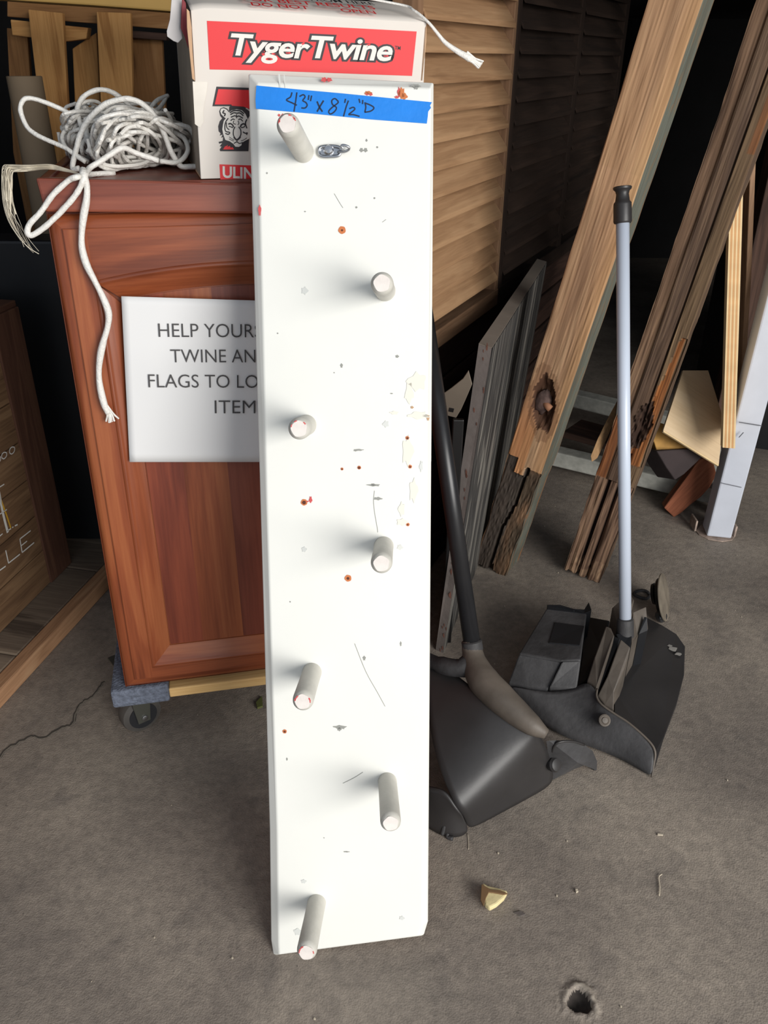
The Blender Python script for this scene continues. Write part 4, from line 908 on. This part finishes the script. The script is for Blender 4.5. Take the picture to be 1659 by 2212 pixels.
slab_ = slab('red_brown_block', [(1434, 1097), (1456, 1118), (1472, 1108), (1490, 1092), (1514, 1074), (1534, 1052), (1548, 1026), (1538, 985), (1510, 992), (1494, 1016)], PRb, .045, 'redblock', None, PRb.at(1530, 1020)-PRb.at(1445, 1105), .003)
tag(slab_, 'red brown broken timber block lying on the floor beside the white steel leg', 'block')
pst = box('brown_post', atT(1640, 470, 2.05)-Vector((0, 0, atT(1640, 470, 2.05).z)), (.09, .02, 0), (0, .05, 0), (0, 0, 1.3), MT['darkwood'], None, (0, 0, 1), .003); tag(pst, 'dim brown upright board in the far right background', 'board')
dkp = box('dark_cabinet_side', Vector((1.12, 2.35, 0)), (.9, -.35, 0), (0, .5, 0), (0, 0, 1.3), MT['dark_wall'], None, (1, 0, 0), .003); tag(dkp, 'dark grey cabinet side behind the white steel leg', 'cabinet')

# ------------------------------------------------------------------ black dustpan (near)
def surf(name, rows, mat, parent, th=.003, sub=2, label=None):
    m_ = len(rows[0]); V = [p for r in rows for p in r]
    F = [(i*m_+j, i*m_+j+1, (i+1)*m_+j+1, (i+1)*m_+j) for i in range(len(rows)-1) for j in range(m_-1)]
    o = meshobj(name, V, F, mat, parent, None, True, label=label)
    if sub: s = o.modifiers.new('sub', 'SUBSURF'); s.levels = sub; s.render_levels = sub
    if th: q = o.modifiers.new('thick', 'SOLIDIFY'); q.thickness = th; q.offset = -1
    return o
n1 = empty('lobby_dustpan', atZ(1100, 1740, 0), 'black plastic dustpan with long black handle beside the white board', 'dustpan')
def lerp2(a, b, t): return (a[0]+(b[0]-a[0])*t, a[1]+(b[1]-a[1])*t, a[2]+(b[2]-a[2])*t)
colsL = [(905, 1395, .15), (918, 1500, .135), (935, 1620, .105), (965, 1700, .078), (983, 1738, .062), (1000, 1758, .046), (1008, 1776, .022), (1012, 1794, .002)]
colsM = [(1040, 1500, .16), (1045, 1530, .152), (1050, 1590, .125), (1066, 1640, .102), (1080, 1665, .088), (1096, 1686, .066), (1104, 1714, .032), (1110, 1742, .002)]
colsR = [(1188, 1588, .135), (1182, 1587, .134), (1174, 1588, .130), (1168, 1590, .126), (1172, 1600, .114), (1182, 1618, .092), (1192, 1652, .046), (1200, 1692, .002)]
rows = []
for t in [0, .25, .5, .75, 1]:
    r_ = []
    for a, b, c in zip(colsL, colsM, colsR):
        q = lerp2(a, b, t*2) if t <= .5 else lerp2(b, c, t*2-1); r_.append(atZ(*q))
    rows.append(r_)
surf('pan_shell', rows, MT['plastic'], n1, .0035)
# left end cap
surf('end_cap', [[atZ(900, 1690, .06), atZ(935, 1700, .075), atZ(965, 1705, .078), atZ(983, 1738, .062), atZ(1000, 1758, .046)], [atZ(905, 1740, .03), atZ(935, 1745, .04), atZ(962, 1752, .045), atZ(982, 1768, .035), atZ(1004, 1772, .024)], [atZ(905, 1772, .002), atZ(932, 1788, .002), atZ(962, 1806, .002), atZ(990, 1806, .002), atZ(1010, 1795, .002)]], MT['plastic'], n1, .004, 2)
tube('hook', catmull([atZ(955, 1802, .004), atZ(960, 1785, .018), atZ(968, 1778, .02), atZ(972, 1790, .012), atZ(966, 1806, .004), atZ(978, 1812, .004)], 4), .0035, MT['plasticd'], n1, 8)
# right wing
wg = [(1186, 1600, .112), (1202, 1599, .108), (1232, 1600, .10), (1262, 1608, .085), (1280, 1622, .062), (1290, 1645, .03), (1289, 1664, .002), (1280, 1658, .004), (1270, 1650, .008), (1240, 1662, .004), (1212, 1676, .002), (1196, 1684, .002)]
V = [atZ(*p) for p in wg]; n_ = len(V); V += [p+Vector((-.004, .0, -.001)) for p in V]
ctr = atZ(1232, 1636, .055)+Vector((.010, -.012, 0)); V.append(ctr)
F = [(i, (i+1) % n_, 2*n_) for i in range(n_)]+[tuple(range(2*n_-1, n_-1, -1))]+[(i, i+n_, (i+1) % n_+n_, (i+1) % n_) for i in range(n_)]
wing = meshobj('side_wing', V, F, MT['plasticd'], n1)
tube('wing_rim', catmull([atZ(1190, 1636, .06), atZ(1197, 1612, .098), atZ(1212, 1602, .108), atZ(1240, 1602, .10), atZ(1262, 1609, .085)], 4), .0022, MT['plastic'], wing, 6)
lathe('pivot_knob', atZ(1190, 1650, .05), (CAM-atZ(1190, 1650, .05)).normalized()+Vector((.9, -.2, 0)), [(0, .011), (.004, .012), (.010, .0125), (.014, .010), (.015, .006)], MT['plastic'], n1)
# yoke and handle
yk = [(1018, 1384, .205), (1021, 1408, .19), (1026, 1434, .178), (1044, 1470, .168), (1078, 1506, .160), (1116, 1540, .150), (1152, 1568, .142), (1180, 1586, .134)]
yr = [.0165, .0175, .021, .026, .0255, .022, .0165, .008]
P_ = [atZ(*p) for p in yk]; Pc = catmull(P_, 5); rr = []
for i in range(len(Pc)): t = i/5; k = min(int(t), 6); rr.append(yr[k]+(yr[k+1]-yr[k])*(t-k))
tube('yoke', Pc, rr, MT['plasticdust'], n1, 16)
P_ = [atZ(*p) for p in [(1022, 1425, .178), (1000, 1442, .172), (965, 1440, .165), (925, 1425, .155), (900, 1410, .15)]]
tube('yoke_arm', catmull(P_, 4), [.017]*5+[.015]*5+[.012]*4+[.009]*3, MT['plasticd'], n1, 12)
hb_ = atZ(1020, 1393, .20); ht_ = atT(908, 620, 1.30)
lathe('collar', hb_-(ht_-hb_).normalized()*.012, ht_-hb_, [(0, .0155), (.004, .0172), (.018, .0172), (.020, .0150)], MT['plasticd'], n1, 24)
tube('handle', [hb_, ht_], .0142, MT['blackpole'], n1, 24)
lathe('grip_cap', ht_, ht_-hb_, [(0, .0155), (.03, .016), (.035, .012)], MT['plasticx'], n1, 20)

# ------------------------------------------------------------------ dustpan with grey handle (far)
n2 = empty('lobby_dustpan', atZ(1300, 1560, 0), 'dusty black dustpan with long pale grey handle standing on the concrete', 'dustpan')
def block(name, top, mat, flare=.0, floorz=.001, label=None, bev=.003):
    T = [atZ(*p) for p in top]; c = sum(T, Vector())/len(T); B = [Vector((p.x+(p.x-c.x)*flare, p.y+(p.y-c.y)*flare, floorz)) for p in T]
    nn = Vector()
    for i in range(len(T)): nn += T[i].cross(T[(i+1) % len(T)])
    k = len(T); V = T+B; F = [tuple(range(k)), tuple(range(2*k-1, k-1, -1))]+[(i+k, (i+1) % k+k, (i+1) % k, i) for i in range(k)]
    if nn.z < 0: F = [tuple(reversed(f)) for f in F]
    o = meshobj(name, V, F, MT[mat], n2, label=label); bevel(o, bev, 2); return o
block('pan_box', [(1180, 1314, .10), (1268, 1322, .10), (1262, 1370, .10), (1255, 1425, .098), (1213, 1427, .096), (1121, 1411, .09)], 'plasticd')
block('ridge', [(1182, 1306, .104), (1210, 1306, .108), (1240, 1315, .108), (1262, 1316, .104), (1272, 1300, .11), (1278, 1318, .11), (1262, 1326, .10), (1182, 1317, .10)], 'plasticx', bev=.001)
block('label_recess', [(1199, 1344, .1012), (1262, 1352, .1012), (1252, 1394, .1005), (1186, 1388, .098)], 'plasticx', bev=.0005)
block('step', [(1121, 1411, .088), (1213, 1427, .094), (1196, 1470, .062), (1180, 1497, .045), (1140, 1487, .045), (1098, 1474, .045)], 'plasticd')
block('rib', [(1214, 1428, .097), (1255, 1426, .098), (1246, 1488, .06), (1186, 1484, .058)], 'plasticd')
block('inner_recess', [(1262, 1330, .05), (1318, 1340, .05), (1300, 1400, .04), (1268, 1472, .035), (1244, 1488, .035), (1256, 1425, .05)], 'plasticx')
block('spine', [(1309, 1352, .125), (1320, 1356, .125), (1327, 1372, .124), (1308, 1430, .10), (1289, 1486, .072), (1268, 1471, .07), (1284, 1420, .095)], 'plasticdust', bev=.002)
block('spine_channel', [(1322, 1372, .11), (1340, 1380, .11), (1312, 1456, .06), (1290, 1500, .05), (1292, 1486, .05)], 'plasticx', bev=.001)
block('arm', [(1341, 1380, .118), (1362, 1398, .112), (1350, 1440, .09), (1327, 1494, .062), (1326, 1534, .042), (1306, 1522, .044), (1291, 1502, .05), (1312, 1460, .075)], 'plasticdust', bev=.002)
# side wall plate
rows = [[atZ(*p) for p in r_] for r_ in [
 [(1100, 1478, .046), (1181, 1500, .05), (1242, 1490, .055), (1267, 1472, .07), (1290, 1490, .072), (1291, 1514, .066), (1328, 1543, .06), (1360, 1564, .055), (1401, 1601, .045), (1415, 1624, .035)],
 [(1102, 1492, .030), (1184, 1530, .035), (1240, 1530, .045), (1262, 1525, .05), (1280, 1535, .05), (1290, 1550, .047), (1325, 1580, .04), (1355, 1600, .035), (1392, 1634, .025), (1411, 1650, .018)],
 [(1108, 1502, .012), (1190, 1578, .006), (1228, 1594, .006), (1250, 1604, .006), (1275, 1613, .006), (1300, 1622, .006), (1330, 1634, .005), (1362, 1650, .004), (1390, 1666, .003), (1409, 1679, .002)]]]
o = surf('side_wall', rows, MT['plasticd'], n2, .003, 2)
tube('wall_rim', catmull([atZ(*p) for p in [(1290, 1488, .074), (1289, 1506, .070), (1300, 1522, .067), (1328, 1542, .062), (1360, 1563, .057), (1401, 1600, .047), (1415, 1624, .037), (1412, 1652, .018), (1408, 1679, .003)]], 4), .002, MT['plasticdust'], o, 6)
q = atZ(1306, 1556, .053); sn_ = Vector((.1, -.75, .65)).normalized()
lathe('screw_boss', q-sn_*.002, sn_, [(0, .011), (.003, .0105), (.004, .008), (.003, .006), (.0045, .005), (.005, .001)], MT['plasticdust'], n2, 20)
# floor plate
fpz = [(1366, 1389, .02), (1398, 1334, .02), (1430, 1350, .018), (1461, 1369, .016), (1480, 1396, .012), (1478, 1457, .012), (1462, 1520, .01), (1434, 1594, .008), (1411, 1670, .004), (1413, 1625, .01), (1398, 1600, .014), (1350, 1558, .018), (1327, 1538, .02), (1327, 1495, .022), (1345, 1440, .022)]
o = block('floor_plate', fpz, 'plastic', bev=.0015)
ZP = Plane(Vector((0, 0, .0175)), Vector((0, 0, -1)))
J = []
for (x, y, a, b, th_) in [(1455, 1402, 11, 6, .4), (1466, 1413, 9, 4, .5), (1447, 1395, 6, 3, .2), (1376, 1393, 4, 2, .3)]:
    c = atZ(x, y, .0172); J.append(flatpoly([c+Vector((math.cos(t)*a*rnd.uniform(.6, 1.1), math.sin(t)*b*1.5*rnd.uniform(.6, 1.1), 0))/1150 for t in [i*.45 for i in range(14)]], .0002, Vector((0, 0, -1))))
merge('dust_patch', J, MT['dust'], o, 'pale dust on the pan lip')
# bracket behind the handle, socket, pole, cap
block('gusset', [(1367, 1322, .13), (1396, 1310, .13), (1400, 1358, .10), (1378, 1372, .095), (1364, 1392, .10)], 'plasticdust', bev=.0015)
block('gusset_notch', [(1392, 1332, .122), (1398, 1334, .122), (1399, 1362, .1), (1380, 1370, .098)], 'plasticx', bev=.0005)
block('collar', [(1322, 1312, .125), (1338, 1300, .14), (1362, 1284, .15), (1370, 1296, .148), (1360, 1322, .135), (1334, 1345, .125)], 'plasticdust', bev=.002)
hb2 = atZ(1350.5, 1341, .13); ht2 = atY(1345, 470, hb2.y+.205)
ax2 = (ht2-hb2).normalized()
lathe('socket', hb2-ax2*.035, ax2, [(0, .012), (.004, .0155), (.030, .0158), (.038, .0150), (.040, .0125)], MT['plasticd'], n2, 24)
block('socket_base', [(1330, 1368, .112), (1366, 1368, .112), (1362, 1400, .10), (1344, 1396, .10)], 'plasticx', bev=.002)
tube('handle', [hb2-ax2*.006, ht2], .0112, MT['polegrey'], n2, 28)
cap = lathe('end_cap', atY(1345, 480, ht2.y-.001), ax2, [(-.002, .0135), (0, .0150), (.002, .0153), (.028, .0150), (.031, .0146), (.034, .0120), (.045, .0105), (.050, .0118), (.053, .0150), (.056, .0155), (.057, .0145)], MT['plastic'], n2, 28)

# ------------------------------------------------------------------ caster thing beyond the dustpan
v0 = atZ(1430, 1345, 0); vr = empty('disc_caster', v0, 'worn round metal disc with dark hub standing behind the grey handled dustpan', 'wheel')
dn = (RT*.85-FW*.45+Vector((0, 0, .10))).normalized(); dc = atZ(1434, 1290, .052)
lathe('disc', dc-dn*.002, dn, [(0, .012), (0, .049), (.001, .051), (.003, .051), (.004, .047), (.006, .02)], MT['dirtymetal'], vr, 40)
lathe('dark_disc', dc-dn*.010, dn, [(0, .012), (0, .040), (.0075, .044), (.008, .012)], MT['blackmetal'], vr, 36)
lathe('small_disc', atZ(1414, 1283, .045)-dn*.004, dn, [(0, .004), (0, .022), (.006, .024), (.008, .02)], MT['blackmetal'], vr, 28)
tube('axle', [atZ(1412, 1290, .042), atZ(1436, 1292, .048)], .006, MT['blackmetal'], vr, 12)
bc = atZ(1428, 1331, .016); lathe('ball', bc-dn*.013, dn, [(0, .001), (.002, .0075), (.006, .012), (.013, .0145), (.020, .012), (.024, .0075), (.026, .001)], MT['ball'], vr, 24)
rc = atZ(1386, 1284, .003)
ring = [rc+Vector((math.cos(t)*.017, math.sin(t)*.015, .002*math.sin(2*t))) for t in [i*2*math.pi/24 for i in range(25)]]
rg = tube('rubber_ring', ring, .0035, MT['plasticd'], None, 8); tag(rg, 'small dusty ring lying flat on the floor near the metal disc', 'ring')

# ------------------------------------------------------------------ left: pallet board, crate, upright pallet, tube, beam
pf0, pf1 = atZ(0, 1533, 0), atZ(200, 1312, 0); pd = (pf1-pf0).normalized(); pf0 = pf0-pd*.5
plr = empty('floor_pallet', pf0+pd*.5, 'dusty low wooden pallet on the floor at the left edge', 'pallet')
ns_ = Vector((-pd.y, pd.x, 0))
PH = .036
box('edge_board', pf0, pd*1.55, ns_*.03, (0, 0, PH), MT['palletedge'], plr, pd, .003)
for k in range(5): box('deck_board', pf0+ns_*.031+pd*(k*.305+.001)+Vector((0, 0, PH-.02)), pd*.302, ns_*.62, (0, 0, .0195), MT['palletbase'], plr, ns_, .003)
for s in (.3, .6): box('runner', pf0+ns_*s, pd*1.5, ns_*.04, (0, 0, PH-.02), MT['palletbase'], plr, pd, .002)
c0 = atZ(152, 1215, PH); c1 = atZ(0, 1369, PH); cdv = (c0-c1).normalized(); cnv = Vector((-cdv.y, cdv.x, 0)); 
KP = Plane(c0, cnv)
ct = empty('wooden_crate', c0, 'dark brown wooden crate with white and yellow marker writing at the left', 'crate')
ch_ = KP.at(17, 670).z-PH; st_ = c0-cdv*1.0
nbk = 7
for k in range(nbk): box('plank', st_+Vector((0, 0, k*ch_/nbk+.001)), cdv*.985, cnv*.02, (0, 0, ch_/nbk-.002), MT['crate'], ct, cdv, .0015)
bw = (KP.at(92, 1080)-KP.at(140, 1075)).length
box('corner_batten', c0-cdv*.085-cnv*.004, cdv*.085, cnv*.02, (0, 0, ch_), MT['cratedk'], ct, (0, 0, 1), .002)
box('end_wall', c0+cnv*.016-cdv*.02, cdv*.018, cnv*.5, (0, 0, ch_), MT['cratedk'], ct, cnv, .002)
box('lid', st_+Vector((0, 0, ch_)), cdv*1.0, cnv*.52, (0, 0, .012), MT['cratedk'], ct, cdv, .002)
KF = Plane(c0-cnv*.0005, cnv); q8 = lambda L_: [(x/3.254, 880+y/3.254) for x, y in L_]
def ks(L_, w_): return stroke(KF, q8(L_), w_, .0045 if False else .0006, 3)
wh_ = [ks([(85, 278), (102, 282), (100, 310), (82, 328), (68, 318), (70, 292), (85, 278)], 2.2), ks([(30, 315), (46, 320), (44, 345), (26, 362), (12, 350), (15, 328), (30, 315)], 2.2), ks([(-12, 340), (4, 352), (0, 378), (-20, 385)], 2.2),
       ks([(-10, 565), (30, 540)], 2.4), ks([(-8, 590), (20, 740), (55, 880)], 6.5), ks([(0, 750), (48, 718)], 2.4), ks([(-10, 912), (18, 888)], 2.4), ks([(50, 868), (78, 852)], 2.4), ks([(85, 845), (94, 840)], 2.4), ks([(104, 833), (124, 824)], 3),
       ks([(140, 925), (148, 975), (156, 1020)], 2.8), ks([(140, 925), (216, 866)], 2.6), ks([(150, 972), (190, 940)], 2.4), ks([(156, 1020), (240, 950)], 2.8), ks([(40, 1005), (50, 1050), (60, 1095)], 3), ks([(60, 1095), (140, 1032)], 2.8), ks([(-10, 1152), (40, 1116)], 2.8)]
merge('white_writing', wh_, MT['chalk'], ct, 'white marker writing')['kind'] = 'stuff'; merge('yellow_writing', [ks([(-4, 620), (40, 740), (76, 848)], 4)], MT['yellowpaint'], ct, 'yellow marker stroke')
# upright pallet
YP = Plane((0, 2.0, 0), (0, 1, 0)); YQ = Plane((0, 2.06, 0), (0, 1, 0)); YR = Plane((0, 2.03, 0), (0, 1, 0))
up = empty('upright_pallet', Vector((-.75, 2.03, 0)), 'slatted wooden pallet standing upright behind the twine and tube', 'pallet')
def vs(name, pts, pl, mat, th=.015):
    pts = [pl.at(x, y) for x, y in pts]; a, b = pts[-1], pts[-2]   # extend down to the floor
    a2_, b2_ = a.copy(), b.copy(); a2_.z = .0; b2_.z = .0; a2_.x += (a.x-pts[0].x)*.9*0; 
    prism(name, pts[:-2]+[b, b2_, a2_, a], pl.n*th, MT[mat], up, (0, 0, 1), .002)
vs('slat', [(60, 20), (135, 28), (152, 330), (96, 330)], YP, 'pallet'); vs('slat', [(208, 25), (282, 28), (290, 330), (222, 330)], YP, 'pallet')
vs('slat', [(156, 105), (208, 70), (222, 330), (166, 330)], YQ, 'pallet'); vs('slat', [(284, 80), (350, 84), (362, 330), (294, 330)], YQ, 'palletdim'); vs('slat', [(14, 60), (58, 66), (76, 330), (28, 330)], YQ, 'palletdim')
for pts, mt in [([(15, 2), (400, 22), (400, 66), (15, 36)], 'palletdim'), ([(22, 42), (190, 60), (186, 84), (140, 90), (26, 76)], 'pallet'), ([(284, 66), (360, 72), (360, 88), (284, 82)], 'darkwood')]:
    prism('cross_board', [YR.at(x, y) for x, y in pts], (0, .028, 0), MT[mt], up, (1, 0, 0), .002)
gb = prism('shelf_beam', [atY(x, y, 1.62) for x, y in [(-60, -6), (30, 1), (200, 12), (395, 27), (420, 20), (420, -40), (-400, -80), (-400, -40)]], (0, .10, 0), MT['golden'], None, (1, 0, 0), .003); tag(gb, 'dull golden beam crossing the upper left corner above the pallet', 'beam')
gp = bar('beam_post', atY(-330, -20, 1.67), Vector((atY(-330, -20, 1.67).x, 1.67, 0)), .08, .08, (0, 1, 0), MT['darkwood'], None); tag(gp, 'dark wooden post carrying the golden beam at the far left', 'post')
tt = atY(52, 165, 1.86); tb_ = atY(62, 700, 1.80); tb_.z = 0; tb_.x = tt.x-.0
bz_ = atY(70, 520, 1.70).z
bn_ = box('dark_filler', Vector((-1.2, 1.70, 0)), (.74, 0, 0), (0, .08, 0), (0, 0, bz_), MT['plasticx'], None, (1, 0, 0), .006); tag(bn_, 'black bin added to deepen the shade between the crate and cabinet', 'bin')  # added black box, stands in for the shade over the tube's lower part
ctb = lathe('cardboard_tube', Vector((tt.x+.01, 1.84, 0)), (tt-Vector((tt.x+.01, 1.84, 0))), [(0, .028), (0, .034), (tt.z, .034), (tt.z+.001, .032), (tt.z, .028)], MT['tubecard'], None, 28); tag(ctb, 'tall grey brown cardboard tube standing left of the pallet slats', 'tube')
# ------------------------------------------------------------------ floor litter
c = [atZ(x, y, .004) for x, y in [(1042, 1915), (1052, 1922), (1078, 1928), (1096, 1934), (1088, 1948), (1072, 1962), (1057, 1970), (1048, 1962), (1040, 1945)]]
ch = prism('wood_chip', c, (0, 0, .010), MT['chip'], None, c[4]-c[0], .0025); dk = prism('bark_edge', [atZ(x, y, .0145) for x, y in [(1040, 1912), (1052, 1919), (1062, 1924), (1080, 1925), (1097, 1932), (1088, 1934), (1066, 1930), (1056, 1929), (1050, 1940), (1044, 1960), (1038, 1946)]], (0, 0, .0025), MT['chipdk'], ch, None, .0004, 'dark brown broken edge')
tag(ch, 'cream coloured broken wood chip lying on the bare concrete', 'chip')
def bit(name, pts, h, mat, label, cat): o = prism(name, [atZ(x, y, .0005) for x, y in pts], (0, 0, h), MT[mat], None, (1, 0, 0), .0004); tag(o, label, cat); return o
bit('wood_sliver', [(1420, 1801), (1432, 1803), (1432, 1806), (1420, 1805)], .002, 'debris', 'tiny pale sliver on the concrete at the right', 'sliver')
bit('grey_flake', [(1110, 1972), (1124, 1968), (1136, 1976), (1124, 1980)], .0015, 'boardedge', 'small grey flake just right of the wood chip', 'flake')
bit('pebble', [(1242, 1923), (1247, 1922), (1249, 1928), (1244, 1930)], .003, 'debris', 'tiny tan pebble between the wood chip and twig', 'pebble')
bit('leaf_scrap', [(553, 1520), (566, 1506), (568, 1528), (556, 1532)], .004, 'leafbit', 'greenish scrap on the floor under the dolly', 'scrap')
tg = tube('twig', catmull([atZ(1430, 1888, .003), atZ(1423, 1895, .002), atZ(1425, 1915, .002), atZ(1424, 1935, .002)], 4), .0009, MT['debris'], None, 6); tag(tg, 'thin dry twig lying on the concrete at the right', 'twig')
tg = tube('thread', catmull([atZ(1010, 1800, .001), atZ(1012, 1820, .001), atZ(1012, 1835, .001)], 4), .0005, MT['debris'], None, 5); tag(tg, 'thin loose thread on the floor by the black dustpan', 'thread')
specks = []
for i in range(60):
    x, y = rnd.uniform(-.5, 1.0), rnd.uniform(.45, 2.0); s = rnd.uniform(.0006, .0016)
    specks.append(flatpoly([Vector((x+math.cos(t)*s, y+math.sin(t)*s, .0004)) for t in (0, 1.3, 2.6, 3.9, 5.2)], s, Vector((0, 0, -1))))
gr = merge('floor_grit', specks, MT['debris'], None); tag(gr, 'fine pale grit scattered over the concrete floor', 'grit', kind='stuff')
bpy.context.view_layer.update()
